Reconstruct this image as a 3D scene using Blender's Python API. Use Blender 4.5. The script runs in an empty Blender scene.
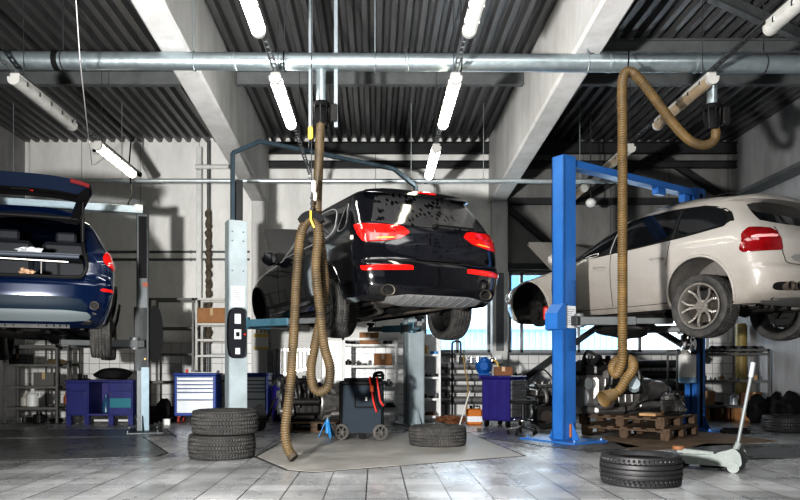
import bpy, bmesh, math, random
from mathutils import Vector, Matrix
SC = bpy.context.scene
COL = SC.collection
PI = math.pi
R = math.radians
rnd = random.Random(7)
# ------------------------------------------------------------------ camera constants (metres; photo frame 800 x 500)
FPX, CX, CY, CAMZ = 723.0, 375.0, 368.0, 0.92
def X(px, Y): return (px - CX) * Y / FPX
def Z(py, Y): return CAMZ + (CY - py) * Y / FPX

# ------------------------------------------------------------------ materials
MATS = {}
def mat(name, col, rough=0.5, metal=0.0, var=0.0, var_scale=6.0, dark=None, bump=0.0, bump_scale=30.0, coat=0.0, emit=None, emit_s=0.0, rough_var=0.0, spec=0.5, stretch=None):
    if name in MATS: return MATS[name]
    m = bpy.data.materials.new(name); m.use_nodes = True
    nt = m.node_tree; N = nt.nodes; Lk = nt.links
    b = N['Principled BSDF']
    b.inputs['Base Color'].default_value = (*col, 1)
    b.inputs['Roughness'].default_value = rough
    b.inputs['Metallic'].default_value = metal
    b.inputs['Coat Weight'].default_value = coat
    b.inputs['Coat Roughness'].default_value = 0.04
    b.inputs['Specular IOR Level'].default_value = spec
    if emit:
        b.inputs['Emission Color'].default_value = (*emit, 1); b.inputs['Emission Strength'].default_value = emit_s
    if var or bump or rough_var:
        tc = N.new('ShaderNodeTexCoord'); src = tc.outputs['Object']
        if stretch:
            mp = N.new('ShaderNodeMapping'); mp.inputs['Scale'].default_value = stretch
            Lk.new(src, mp.inputs['Vector']); src = mp.outputs['Vector']
    if var or rough_var:
        n = N.new('ShaderNodeTexNoise'); n.inputs['Scale'].default_value = var_scale; n.inputs['Detail'].default_value = 6; n.inputs['Roughness'].default_value = 0.65
        Lk.new(src, n.inputs['Vector'])
    if var:
        rp = N.new('ShaderNodeValToRGB')
        rp.color_ramp.elements[0].position = 0.3; rp.color_ramp.elements[1].position = 0.68
        d = dark if dark else tuple(c * (1 - var) for c in col)
        rp.color_ramp.elements[0].color = (*d, 1); rp.color_ramp.elements[1].color = (*col, 1)
        Lk.new(n.outputs['Fac'], rp.inputs['Fac']); Lk.new(rp.outputs['Color'], b.inputs['Base Color'])
    if rough_var:
        mr = N.new('ShaderNodeMapRange'); mr.inputs['From Min'].default_value = 0.3; mr.inputs['From Max'].default_value = 0.7
        mr.inputs['To Min'].default_value = max(0.02, rough - rough_var); mr.inputs['To Max'].default_value = min(1, rough + rough_var)
        Lk.new(n.outputs['Fac'], mr.inputs['Value']); Lk.new(mr.outputs['Result'], b.inputs['Roughness'])
    if bump:
        n2 = N.new('ShaderNodeTexNoise'); n2.inputs['Scale'].default_value = bump_scale; n2.inputs['Detail'].default_value = 4
        Lk.new(src, n2.inputs['Vector'])
        bp = N.new('ShaderNodeBump'); bp.inputs['Strength'].default_value = bump; bp.inputs['Distance'].default_value = 0.02
        Lk.new(n2.outputs['Fac'], bp.inputs['Height']); Lk.new(bp.outputs['Normal'], b.inputs['Normal'])
    MATS[name] = m
    return m

# ------------------------------------------------------------------ mesh builder
class MB:
    def __init__(s): s.v = []; s.f = []; s.M = None
    def add(s, vs, fs, M=None):
        b = len(s.v)
        for p in vs:
            p = Vector(p)
            if M is not None: p = M @ p
            if s.M is not None: p = s.M @ p
            s.v.append(p)
        for f in fs: s.f.append(tuple(b + i for i in f))
        return s
    def bm(s, bm, M=None):
        bm.verts.index_update()
        s.add([v.co.copy() for v in bm.verts], [[v.index for v in f.verts] for f in bm.faces], M); bm.free(); return s
    def box(s, c, size, bev=0.0, rz=0.0, M=None, seg=1):
        bm = bmesh.new(); bmesh.ops.create_cube(bm, size=1.0)
        for v in bm.verts: v.co = Vector((v.co.x * size[0], v.co.y * size[1], v.co.z * size[2]))
        if bev > 0:
            bev = min(bev, min(size) * 0.48)
            bmesh.ops.bevel(bm, geom=bm.edges[:], offset=bev, segments=seg, affect='EDGES', profile=0.5)
        T = Matrix.Translation(Vector(c)) @ Matrix.Rotation(rz, 4, 'Z')
        if M is not None: T = M @ T
        return s.bm(bm, T)
    def lohi(s, lo, hi, bev=0.0, M=None):
        return s.box([(a + b) / 2 for a, b in zip(lo, hi)], [abs(b - a) for a, b in zip(lo, hi)], bev, 0, M)
    def cyl(s, p0, p1, r0, r1=None, seg=16, caps=True, bev=0.0):
        p0, p1 = Vector(p0), Vector(p1); r1 = r0 if r1 is None else r1
        ax = (p1 - p0); L = ax.length
        if L < 1e-6: return s
        q = ax.to_track_quat('Z', 'Y').to_matrix().to_4x4(); M = Matrix.Translation(p0) @ q
        prof = [(r0, 0), (r1, L)]
        if bev: prof = [(r0 - bev, 0), (r0, bev), (r1, L - bev), (r1 - bev, L)]
        return s.lathe(prof, seg, M, caps)
    def lathe(s, prof, seg=24, M=None, caps=True, a0=0.0, a1=2 * PI):
        full = abs(a1 - a0 - 2 * PI) < 1e-6
        n = seg if full else seg + 1
        vs = []; fs = []
        for r, z in prof:
            for i in range(n):
                a = a0 + (a1 - a0) * i / seg
                vs.append((r * math.cos(a), r * math.sin(a), z))
        for j in range(len(prof) - 1):
            for i in range(seg):
                i2 = (i + 1) % n if full else i + 1
                fs.append((j * n + i, j * n + i2, (j + 1) * n + i2, (j + 1) * n + i))
        if caps and full:
            fs.append(tuple(range(n - 1, -1, -1))); k = (len(prof) - 1) * n; fs.append(tuple(range(k, k + n)))
        return s.add(vs, fs, M)
    def tube(s, path, r, seg=10, caps=True, closed=False, rfun=None):
        P = [Vector(p) for p in path]; n = len(P)
        if n < 2: return s
        tang = []
        for i in range(n):
            a = P[(i - 1) % n] if (i > 0 or closed) else P[0]; b = P[(i + 1) % n] if (i < n - 1 or closed) else P[-1]
            t = b - a; tang.append(t.normalized() if t.length > 1e-9 else Vector((0, 0, 1)))
        ref = Vector((0, 0, 1)) if abs(tang[0].z) < 0.9 else Vector((1, 0, 0))
        u = (ref - tang[0] * ref.dot(tang[0])).normalized()
        vs = []; fs = []
        for i in range(n):
            u = u - tang[i] * u.dot(tang[i])
            u = u.normalized() if u.length > 1e-6 else tang[i].orthogonal().normalized()
            w = tang[i].cross(u); rr = rfun(i) if rfun else r
            for k in range(seg):
                a = 2 * PI * k / seg
                vs.append(P[i] + (u * math.cos(a) + w * math.sin(a)) * rr)
        m = n if closed else n - 1
        for i in range(m):
            j = (i + 1) % n
            for k in range(seg):
                k2 = (k + 1) % seg
                fs.append((i * seg + k, i * seg + k2, j * seg + k2, j * seg + k))
        if caps and not closed:
            fs.append(tuple(range(seg - 1, -1, -1))); fs.append(tuple(range((n - 1) * seg, n * seg)))
        return s.add(vs, fs)
    def bar(s, p0, p1, w, h, up=(0, 0, 1), bev=0.0):
        p0, p1 = Vector(p0), Vector(p1); d = p1 - p0; L = d.length; y = d.normalized(); up = Vector(up)
        x = y.cross(up)
        x = x.normalized() if x.length > 1e-5 else y.orthogonal().normalized()
        z = x.cross(y)
        M = Matrix((x, y, z)).transposed().to_4x4(); M.translation = (p0 + p1) / 2
        return s.box((0, 0, 0), (w, L, h), bev, 0, M)
    def prism(s, poly, h, M=None):
        n = len(poly)
        vs = [(p[0], p[1], 0) for p in poly] + [(p[0], p[1], h) for p in poly]
        fs = [tuple(range(n - 1, -1, -1)), tuple(range(n, 2 * n))] + [(i, (i + 1) % n, n + (i + 1) % n, n + i) for i in range(n)]
        return s.add(vs, fs, M)
    def blob(s, c, size, seed=0, amp=0.15, sub=3, freq=3.0, flat=None):
        bm = bmesh.new(); bmesh.ops.create_icosphere(bm, subdivisions=sub, radius=1.0); rr = random.Random(seed)
        ph = [rr.uniform(0, 6.28) for _ in range(6)]
        for v in bm.verts:
            p = v.co
            k = 1 + amp * (math.sin(freq * p.x + ph[0]) * math.sin(freq * p.y + ph[1]) + .6 * math.sin(2.1 * freq * p.z + ph[2] + p.x * freq) + .4 * math.sin(3.3 * freq * p.y + ph[3]))
            v.co = Vector((p.x * size[0] * k, p.y * size[1] * k, p.z * size[2] * k))
            if flat is not None and v.co.z < -flat: v.co.z = -flat
        return s.bm(bm, Matrix.Translation(Vector(c)))
    def obj(s, name, m=None, parent=None, smooth=35, weld=False):
        me = bpy.data.meshes.new(name); me.from_pydata([tuple(p) for p in s.v], [], s.f)
        bm = bmesh.new(); bm.from_mesh(me)
        if weld: bmesh.ops.remove_doubles(bm, verts=bm.verts[:], dist=1e-5)
        bmesh.ops.recalc_face_normals(bm, faces=bm.faces[:]); bm.to_mesh(me); bm.free()
        if smooth:
            me.polygons.foreach_set('use_smooth', [True] * len(me.polygons)); me.set_sharp_from_angle(angle=R(smooth))
        if m: me.materials.append(m)
        o = bpy.data.objects.new(name, me); COL.objects.link(o)
        if parent is not None: o.parent = parent
        return o

def thing(name, label, cat, loc=(0, 0, 0), rz=0.0, group=None):
    o = bpy.data.objects.new(name, None); COL.objects.link(o); o.empty_display_size = 0.1
    o.location = loc; o.rotation_euler = (0, 0, rz); o['label'] = label; o['category'] = cat
    if group: o['group'] = group
    return o
def tag(o, label, cat, group=None):
    o['label'] = label; o['category'] = cat
    if group: o['group'] = group
    return o
def struct(o): o['kind'] = 'structure'; return o
def dup(src, label, loc=None, rz=None, group=None, scale=None):
    def cp(o, par):
        c = o.copy(); COL.objects.link(c)
        if par is not None: c.parent = par
        for ch in list(o.children): cp(ch, c)
        return c
    r = cp(src, None); r['label'] = label
    if loc is not None: r.location = loc
    if rz is not None: r.rotation_euler = (0, 0, rz)
    if group: r['group'] = group
    if scale: r.scale = scale
    return r
def spline(pts, n=8, closed=False):
    P = [Vector(p) for p in pts]; out = []; m = len(P)
    for i in range(m if closed else m - 1):
        if closed: a, b, c, d = P[(i - 1) % m], P[i], P[(i + 1) % m], P[(i + 2) % m]
        else: a, b, c, d = P[max(i - 1, 0)], P[i], P[i + 1], P[min(i + 2, m - 1)]
        for k in range(n):
            t = k / n
            out.append(0.5 * ((2 * b) + (c - a) * t + (2 * a - 5 * b + 4 * c - d) * t * t + (-a + 3 * b - 3 * c + d) * t ** 3))
    if not closed: out.append(P[-1])
    return out
def resample(P, step):
    out = [P[0].copy()]; acc = 0.0
    for a, b in zip(P, P[1:]):
        L = (b - a).length
        if L < 1e-9: continue
        t = step - acc
        while t <= L: out.append(a + (b - a) * (t / L)); t += step
        acc = (acc + L) % step if t - step <= L else acc
        acc = L - (t - step)
    return out
def interp(tab, z):
    if z <= tab[0][0]: return tab[0][1]
    for (a, va), (b, vb) in zip(tab, tab[1:]):
        if z <= b: return va + (vb - va) * (z - a) / (b - a)
    return tab[-1][1]
def chaikin(poly, it=2, c=.2):
    for _ in range(it):
        out = []
        for i in range(len(poly)):
            a = poly[i]; b = poly[(i + 1) % len(poly)]
            out.append((a[0] * (1 - c) + b[0] * c, a[1] * (1 - c) + b[1] * c)); out.append((a[0] * c + b[0] * (1 - c), a[1] * c + b[1] * (1 - c)))
        poly = out
    return poly
# ------------------------------------------------------------------ palette
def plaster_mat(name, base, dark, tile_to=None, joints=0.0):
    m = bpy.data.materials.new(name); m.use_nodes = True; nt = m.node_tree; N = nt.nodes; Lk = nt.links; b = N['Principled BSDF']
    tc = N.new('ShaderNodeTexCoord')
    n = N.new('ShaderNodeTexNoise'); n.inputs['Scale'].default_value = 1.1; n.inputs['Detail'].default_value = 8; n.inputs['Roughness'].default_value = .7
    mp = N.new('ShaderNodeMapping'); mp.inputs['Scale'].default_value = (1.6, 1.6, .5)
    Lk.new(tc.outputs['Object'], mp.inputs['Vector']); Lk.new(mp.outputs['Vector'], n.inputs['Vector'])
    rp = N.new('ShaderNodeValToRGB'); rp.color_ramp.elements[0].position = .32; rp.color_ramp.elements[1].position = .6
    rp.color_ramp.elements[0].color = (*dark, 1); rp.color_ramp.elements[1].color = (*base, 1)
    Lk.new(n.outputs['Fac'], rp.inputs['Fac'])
    col = rp.outputs['Color']
    sep = N.new('ShaderNodeSeparateXYZ'); Lk.new(tc.outputs['Object'], sep.inputs['Vector'])
    def math_(op, a, bb=None, c=None):
        q = N.new('ShaderNodeMath'); q.operation = op
        for i, x in enumerate((a, bb, c)):
            if x is None: continue
            if isinstance(x, (int, float)): q.inputs[i].default_value = x
            else: Lk.new(x, q.inputs[i])
        return q.outputs[0]
    def line(coord, pitch, w):
        f = math_('FRACT', math_('DIVIDE', coord, pitch)); return math_('LESS_THAN', f, w / pitch)
    def mix(fac, c1, c2):
        q = N.new('ShaderNodeMix'); q.data_type = 'RGBA'
        if isinstance(fac, (int, float)): q.inputs[0].default_value = fac
        else: Lk.new(fac, q.inputs[0])
        for i, c in ((6, c1), (7, c2)):
            if isinstance(c, tuple): q.inputs[i].default_value = (*c, 1)
            else: Lk.new(c, q.inputs[i])
        return q.outputs[2]
    if joints:
        col = mix(math_('MULTIPLY', line(sep.outputs['X'], joints, .018), .75), col, tuple(c * .45 for c in dark))
    if tile_to:
        g = math_('MAXIMUM', line(sep.outputs['X'], .2, .012), line(sep.outputs['Z'], .2, .012))
        tcol = mix(g, (.74, .74, .73), (.35, .35, .35))
        below = math_('LESS_THAN', sep.outputs['Z'], tile_to)
        col = mix(below, col, tcol)
        rr = N.new('ShaderNodeMapRange'); Lk.new(below, rr.inputs['Value']); rr.inputs['To Min'].default_value = .8; rr.inputs['To Max'].default_value = .3
        Lk.new(rr.outputs['Result'], b.inputs['Roughness'])
    else: b.inputs['Roughness'].default_value = .85
    Lk.new(col, b.inputs['Base Color'])
    bp = N.new('ShaderNodeBump'); bp.inputs['Strength'].default_value = .25; bp.inputs['Distance'].default_value = .02
    n2 = N.new('ShaderNodeTexNoise'); n2.inputs['Scale'].default_value = 9; n2.inputs['Detail'].default_value = 5
    Lk.new(tc.outputs['Object'], n2.inputs['Vector']); Lk.new(n2.outputs['Fac'], bp.inputs['Height']); Lk.new(bp.outputs['Normal'], b.inputs['Normal'])
    return m
def floor_mat():
    m = bpy.data.materials.new('grey_floor_tiles'); m.use_nodes = True; nt = m.node_tree; N = nt.nodes; Lk = nt.links; b = N['Principled BSDF']
    tc = N.new('ShaderNodeTexCoord'); sep = N.new('ShaderNodeSeparateXYZ'); Lk.new(tc.outputs['Object'], sep.inputs['Vector'])
    def math_(op, a, bb=None):
        q = N.new('ShaderNodeMath'); q.operation = op
        for i, x in enumerate((a, bb)):
            if x is None: continue
            if isinstance(x, (int, float)): q.inputs[i].default_value = x
            else: Lk.new(x, q.inputs[i])
        return q.outputs[0]
    def noise(scale, detail=5, sc=(1, 1, 1)):
        mp = N.new('ShaderNodeMapping'); mp.inputs['Scale'].default_value = sc; Lk.new(tc.outputs['Object'], mp.inputs['Vector'])
        n = N.new('ShaderNodeTexNoise'); n.inputs['Scale'].default_value = scale; n.inputs['Detail'].default_value = detail; n.inputs['Roughness'].default_value = .65
        Lk.new(mp.outputs['Vector'], n.inputs['Vector']); return n.outputs['Fac']
    lx = math_('LESS_THAN', math_('FRACT', math_('DIVIDE', math_('ADD', sep.outputs['X'], 30.07), .3)), .010 / .3)
    ly = math_('MULTIPLY', math_('LESS_THAN', math_('FRACT', math_('DIVIDE', math_('ADD', sep.outputs['Y'], 30.0), .3)), .012 / .3), .6)
    g = math_('MAXIMUM', lx, ly)
    rp = N.new('ShaderNodeValToRGB'); e = rp.color_ramp.elements
    e[0].position = .33; e[0].color = (.22, .225, .23, 1); e[1].position = .66; e[1].color = (.46, .47, .48, 1)
    Lk.new(noise(1.1, 8), rp.inputs['Fac'])
    # tile to tile tone
    wn = N.new('ShaderNodeTexWhiteNoise'); wn.noise_dimensions = '2D'
    cv = N.new('ShaderNodeCombineXYZ')
    Lk.new(math_('FLOOR', math_('DIVIDE', math_('ADD', sep.outputs['X'], 30.07), .3)), cv.inputs[0]); Lk.new(math_('FLOOR', math_('DIVIDE', math_('ADD', sep.outputs['Y'], 30.0), .3)), cv.inputs[1])
    Lk.new(cv.outputs[0], wn.inputs['Vector'])
    mr0 = N.new('ShaderNodeMapRange'); Lk.new(wn.outputs['Value'], mr0.inputs['Value']); mr0.inputs['To Min'].default_value = .82; mr0.inputs['To Max'].default_value = 1.12
    mul = N.new('ShaderNodeMix'); mul.data_type = 'RGBA'; mul.blend_type = 'MULTIPLY'; mul.inputs[0].default_value = 1
    Lk.new(rp.outputs['Color'], mul.inputs[6]); Lk.new(mr0.outputs['Result'], mul.inputs[7])
    # dark smears and stains
    st = N.new('ShaderNodeValToRGB'); st.color_ramp.elements[0].position = .36; st.color_ramp.elements[0].color = (.55, .55, .55, 1); st.color_ramp.elements[1].position = .5; st.color_ramp.elements[1].color = (1, 1, 1, 1)
    Lk.new(noise(2.2, 7, (1, .35, 1)), st.inputs['Fac'])
    mul2 = N.new('ShaderNodeMix'); mul2.data_type = 'RGBA'; mul2.blend_type = 'MULTIPLY'; mul2.inputs[0].default_value = .5
    Lk.new(mul.outputs[2], mul2.inputs[6]); Lk.new(st.outputs['Color'], mul2.inputs[7])
    mx = N.new('ShaderNodeMix'); mx.data_type = 'RGBA'; Lk.new(g, mx.inputs[0]); Lk.new(mul2.outputs[2], mx.inputs[6]); mx.inputs[7].default_value = (.05, .05, .05, 1)
    Lk.new(mx.outputs[2], b.inputs['Base Color'])
    mr = N.new('ShaderNodeMapRange'); Lk.new(noise(1.7, 6, (1, .6, 1)), mr.inputs['Value']); mr.inputs['From Min'].default_value = .35; mr.inputs['From Max'].default_value = .65
    mr.inputs['To Min'].default_value = .17; mr.inputs['To Max'].default_value = .42
    Lk.new(mr.outputs['Result'], b.inputs['Roughness'])
    bp = N.new('ShaderNodeBump'); bp.inputs['Strength'].default_value = .12; bp.inputs['Distance'].default_value = .01
    hh = math_('SUBTRACT', noise(14, 3), math_('MULTIPLY', g, .8)); Lk.new(hh, bp.inputs['Height']); Lk.new(bp.outputs['Normal'], b.inputs['Normal'])
    return m
M_wall = plaster_mat('back_wall_plaster', (.82, .82, .80), (.66, .66, .64), tile_to=1.45, joints=1.15)
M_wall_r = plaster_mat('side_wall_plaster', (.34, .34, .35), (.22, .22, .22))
M_conc = plaster_mat('painted_concrete', (.66, .66, .66), (.50, .50, .49))
M_colm = plaster_mat('grey_column', (.55, .55, .54), (.38, .38, .37))
M_floor = floor_mat()
M_slab = mat('worn_concrete_slab', (.40, .39, .37), .5, var=.45, var_scale=1.6, bump=.1, rough_var=.15)
M_slabd = mat('dark_steel_plate', (.16, .165, .17), .32, .3, var=.4, var_scale=2.2, rough_var=.12)
M_gap = mat('black_gap', (.01, .01, .01), .8)
M_ceil = mat('corrugated_steel_deck', (.20, .20, .205), .42, .55, var=.35, var_scale=2.5, stretch=(6, .4, 1))
M_steel = mat('grey_steel_paint', (.17, .18, .185), .5, .2, var=.3, var_scale=4)
M_dsteel = mat('dark_steel_paint', (.055, .057, .06), .5, .1, var=.3, var_scale=4, spec=.2)
M_galv = mat('galvanised_duct', (.46, .53, .56), .34, .8, var=.16, var_scale=14, rough_var=.05)
M_winf = mat('window_frame_grey', (.28, .29, .30), .5)
M_black = mat('black_plastic', (.012, .012, .013), .65, spec=.12)
M_rubber = mat('black_rubber', (.02, .02, .021), .7, spec=.2, var=.4, var_scale=8)
M_chrome = mat('chrome', (.75, .75, .75), .15, 1.0)
M_whitep = mat('white_paint', (.72, .73, .72), .45, var=.15, var_scale=7)
M_card = mat('cardboard', (.36, .19, .09), .8, var=.25, var_scale=5)
M_wood = mat('old_pallet_wood', (.12, .08, .052), .85, var=.6, var_scale=5, stretch=(1, 6, 6), bump=.2)
M_alu = mat('cast_aluminium', (.30, .29, .28), .45, .7, var=.5, var_scale=9, bump=.2, bump_scale=18)
M_greasy = mat('greasy_iron', (.035, .034, .034), .45, .5, var=.5, var_scale=10, bump=.2, bump_scale=15)

# ------------------------------------------------------------------ shell
YW, XL, XR, YF, ZC = 14.15, -6.85, 7.0, -4.0, 5.42
def lh(lo, hi, name, m, bev=0.0): return struct(MB().lohi(lo, hi, bev).obj(name, m, smooth=0))
lh((XL - .2, YF, -.2), (XR + .2, YW + .2, 0), 'floor', M_floor)
# corrugated ceiling: trapezoid ribs run along the depth of the hall
prof = []; pitch = .185; x = XL
while x < XR:
    prof += [(x, ZC), (x + .028, ZC - .085), (x + .095, ZC - .085), (x + .123, ZC)]; x += pitch
mb = MB(); n = len(prof)
mb.add([(p[0], YF, p[1]) for p in prof] + [(p[0], YW - .01, p[1]) for p in prof], [(i, i + 1, n + i + 1, n + i) for i in range(n - 1)])
mb.lohi((XL - .2, YF, ZC + .02), (XR + .2, YW + .2, ZC + .14))
struct(mb.obj('ceiling', M_ceil, smooth=0))
# back wall with window openings: window_1 and window_2 either side of the middle-right column
W1 = (.95, 2.26); W2 = (2.62, 6.55); WZ = (1.22, 2.80)
mb = MB()
mb.lohi((XL - .2, YW, 0), (W1[0], YW + .2, ZC)); mb.lohi((W1[0], YW, 0), (XR + .2, YW + .2, WZ[0])); mb.lohi((W1[0], YW, WZ[1]), (2.4, YW + .2, ZC))
mb.lohi((W1[1], YW, WZ[0]), (W2[0], YW + .2, WZ[1])); mb.lohi((W2[1], YW, WZ[0]), (XR + .2, YW + .2, WZ[1]))
struct(mb.obj('wall_back', M_wall, smooth=0))
lh((2.4, YW, WZ[1]), (XR + .2, YW + .2, ZC), 'wall_back', plaster_mat('shaded_back_panels', (.22, .22, .215), (.14, .14, .135), joints=1.15))  # black car's shadow over the right bay put into a darker wall colour
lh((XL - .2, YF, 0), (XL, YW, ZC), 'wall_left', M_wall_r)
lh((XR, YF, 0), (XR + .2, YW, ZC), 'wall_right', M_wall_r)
# closed front wall behind the camera
lh((XL - .2, YF - .2, 0), (XR + .2, YF, ZC), 'wall_front', M_dsteel)
gm = bpy.data.materials.new('window_glass'); gm.use_nodes = True; nt = gm.node_tree; nt.nodes.clear()
o_ = nt.nodes.new('ShaderNodeOutputMaterial'); mx = nt.nodes.new('ShaderNodeMixShader'); tr = nt.nodes.new('ShaderNodeBsdfTransparent'); gl = nt.nodes.new('ShaderNodeBsdfGlossy')
gl.inputs['Roughness'].default_value = .05; mx.inputs[0].default_value = .06; tr.inputs[0].default_value = (.93, .97, 1, 1)
nt.links.new(tr.outputs[0], mx.inputs[1]); nt.links.new(gl.outputs[0], mx.inputs[2]); nt.links.new(mx.outputs[0], o_.inputs[0]); M_glass = gm
def window(name, x0, x1, mull, zbar):
    mb = MB(); y0, y1 = YW + .03, YW + .11; t = .06
    mb.lohi((x0, y0, WZ[0]), (x1, y1, WZ[0] + t), .006); mb.lohi((x0, y0, WZ[1] - t), (x1, y1, WZ[1]), .006)
    for xx in [x0 + t / 2] + mull + [x1 - t / 2]: mb.lohi((xx - t / 2, y0, WZ[0]), (xx + t / 2, y1, WZ[1]), .006)
    for z, a, b in zbar: mb.lohi((a, y0, z - t / 2), (b, y1, z + t / 2), .006)
    o = struct(mb.obj(name, M_winf, smooth=0))
    MB().lohi((x0 + .01, YW + .065, WZ[0] + .01), (x1 - .01, YW + .071, WZ[1] - .01)).obj('pane', M_glass, o, smooth=0)
    MB().lohi((x0 - .05, YW - .16, WZ[0] - .05), (x1 + .05, YW + .03, WZ[0]), .01).obj('window_sill', M_steel, o)
    return o
window('window_1', *W1, [1.62], [])
window('window_2', *W2, [2.88, 4.0, 5.2], [(2.28, 2.62, 4.0)])
# concrete roof beams (deeper towards the back wall) and their columns
def tapered(x0, x1, name):
    zb = lambda y: 4.13 + .0525 * (YW - y)
    mb = MB(); ys = (2.0, YW)
    vs = []
    for y in ys:
        b = zb(y); ch = .03
        vs += [(x0, y, ZC - .02), (x0, y, b + ch), (x0 + ch, y, b), (x1 - ch, y, b), (x1, y, b + ch), (x1, y, ZC - .02)]
    fs = [(i, (i + 1) % 6, 6 + (i + 1) % 6, 6 + i) for i in range(6)] + [(5, 4, 3, 2, 1, 0), (6, 7, 8, 9, 10, 11)]
    mb.add(vs, fs); return struct(mb.obj(name, M_conc, smooth=0))
tapered(-2.40, -2.07, 'beam_left'); tapered(2.22, 2.55, 'beam_right')
lh((-2.38, YW - .22, 0), (-2.09, YW, 4.15), 'column_left', M_conc, .015)
o = lh((2.26, YW - .24, 0), (2.56, YW, 4.15), 'column_right', M_colm, .015)
mb = MB(); mb.lohi((2.33, YW - .255, 1.25), (2.48, YW - .24, 2.75), .01); mb.obj('cover_plate', M_steel, o)
mb = MB(); mb.lohi((2.30, YW - .30, 1.0), (2.44, YW - .24, 1.17), .012); mb.cyl((2.37, YW - .305, 1.115), (2.37, YW - .298, 1.115), .035, seg=16); mb.cyl((2.37, YW - .305, 1.045), (2.37, YW - .298, 1.045), .02, seg=12); mb.obj('socket_box', M_whitep, o)
# steel purlins under the deck, rear truss members, cross bracing: part of the building frame
def ibeam(mb, p0, p1, h=.18, w=.10, t=.014):
    d = (Vector(p1) - Vector(p0)).normalized()
    up = Vector((0, 0, 1)) if abs(d.z) < .9 else Vector((0, 1, 0))
    p0, p1 = Vector(p0), Vector(p1); u = up - d * up.dot(d); u.normalize()
    mb.bar(p0, p1, t, h, up); mb.bar(p0 + u * h / 2, p1 + u * h / 2, w, t, up); mb.bar(p0 - u * h / 2, p1 - u * h / 2, w, t, up)
def beam(name, p0, p1, h=.18, w=.10, m=None):
    mb = MB(); ibeam(mb, p0, p1, h, w); return struct(mb.obj(name, m or M_steel, smooth=0))
for a, b in ((XL, -2.42), (-2.05, 2.2), (2.57, XR)):
    beam('beam_purlin', (a, 10.75, ZC - .19), (b, 10.75, ZC - .19), .2, .11)
beam('beam_purlin', (2.57, 9.75, ZC - .17), (XR, 9.75, ZC - .17), .16, .12)
for a, b in ((-2.05, 2.2), (2.57, XR)):
    beam('beam_truss', (a, YW - .15, 5.18), (b, YW - .15, 5.18), .2, .12, M_dsteel)
    beam('beam_truss', (a, YW - .15, 4.86), (b, YW - .15, 4.86), .12, .1, M_dsteel)
beam('beam_brace', (3.9, 8.4, ZC - .16), (6.9, 10.3, ZC - .16), .13, .09)
def brace(p0, p1, w=.11, m=None):
    return struct(MB().bar(p0, p1, w, .1, (0, 1, 0)).obj('beam_brace', m or M_dsteel, smooth=0))
yb = YW - .10
brace((2.56, yb, 4.05), (4.78, yb, 2.15)); brace((6.95, yb, 4.05), (4.95, yb, 2.15))
brace((4.72, yb, 2.0), (2.9, yb, .72)); brace((4.92, yb, 2.0), (6.5, yb, 1.05))
lh((2.56, yb - .05, 4.1), (XR, yb + .05, 4.22), 'beam_tie', M_dsteel)
brace((4.1, yb, 4.2), (5.4, yb, 5.05)); brace((5.55, yb, 5.05), (6.85, yb, 4.2))
lh((2.56, yb - .04, 2.83), (XR, yb + .04, 2.95), 'beam_tie', M_dsteel)
# thin plates let into the floor: light concrete island, darker plates
def plate(name, pts, m, h=.006):
    mb = MB(); mb.prism(pts, h); o = struct(mb.obj(name, m, smooth=0))
    return o
def floorpt(px, py): Y = FPX * CAMZ / (py - CY); return (X(px, Y), Y)
def island(name, pix, m):
    P = [floorpt(*p) for p in pix]
    cx = sum(p[0] for p in P) / len(P); cy = sum(p[1] for p in P) / len(P)
    big = []
    for p in P:
        d = Vector((p[0] - cx, p[1] - cy)); d = d * (1 + .035 / max(d.length, .01)); big.append((cx + d.x, cy + d.y))
    o = plate(name, P, m, .006)
    MBx = MB(); MBx.prism(big, .003); MBx.obj('joint', M_gap, o, smooth=0)
    return o
island('floor_slab', [(257, 457), (288, 470), (314, 472.5), (523, 456), (470, 434), (300, 432)], M_slab)
island('floor_slab', [(-60, 461), (60, 460), (155, 456.5), (166, 453), (142, 437), (-60, 441)], M_slabd)
island('floor_slab', [(476, 437), (590, 452), (640, 447), (560, 432), (500, 431)], M_slabd)
island('floor_slab', [(-40, 437.5), (175, 437), (165, 429.5), (-40, 430)], M_slabd)
island('floor_slab', [(640, 462), (840, 457), (840, 445), (705, 444)], M_slabd)
# outdoors, seen through the windows
mb = MB(); mb.lohi((-4, 27, 0), (9.3, 33, 2.35)); mb.lohi((-4.2, 26.8, 2.35), (9.5, 33.2, 2.5))
for k in range(60): mb.lohi((-3.9 + k * .22, 26.96, .02), (-3.82 + k * .22, 27.02, 2.33))
o = tag(mb.obj('shed', mat('blue_sheet', (.28, .46, .62), .6, var=.1)), 'pale blue sheet metal shed outside the workshop window', 'shed')
mb = MB(); mb.lohi((-6, 36, 0), (30, 40, 4.0)); o = mb.obj('building', mat('blue_band_wall', (.80, .84, .88), .7)); tag(o, 'long pale building far outside beyond the blue shed', 'building')
mb = MB(); mb.lohi((2, 35.9, 4.15), (12, 36, 5.6)); mb.obj('fascia', mat('blue_fascia', (.09, .28, .52), .5), o)
mb = MB(); mb.lohi((-80, YW + .2, -.3), (80, 110, -.02)); struct(mb.obj('yard', mat('pale_yard', (.75, .75, .74), .9), smooth=0))
# horizontal conduit under the beams, crossing the hall near the back
mb = MB(); mb.cyl((XL + .02, 12.0, 4.03), (4.6, 12.0, 4.02), .035, seg=14)
for xx in (-6.0, -4.2, -1.1, .6, 1.8, 3.4):
    mb.cyl((xx, 12, 4.0), (xx, 12, ZC - .1), .006, seg=6); mb.cyl((xx - .02, 12, 4.025), (xx + .02, 12, 4.025), .043, seg=14)
tag(mb.obj('conduit_pipe', mat('pale_pipe', (.60, .66, .68), .35, .6, var=.2)), 'thin pale horizontal pipe running under the concrete beams near the back wall', 'pipe')

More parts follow.
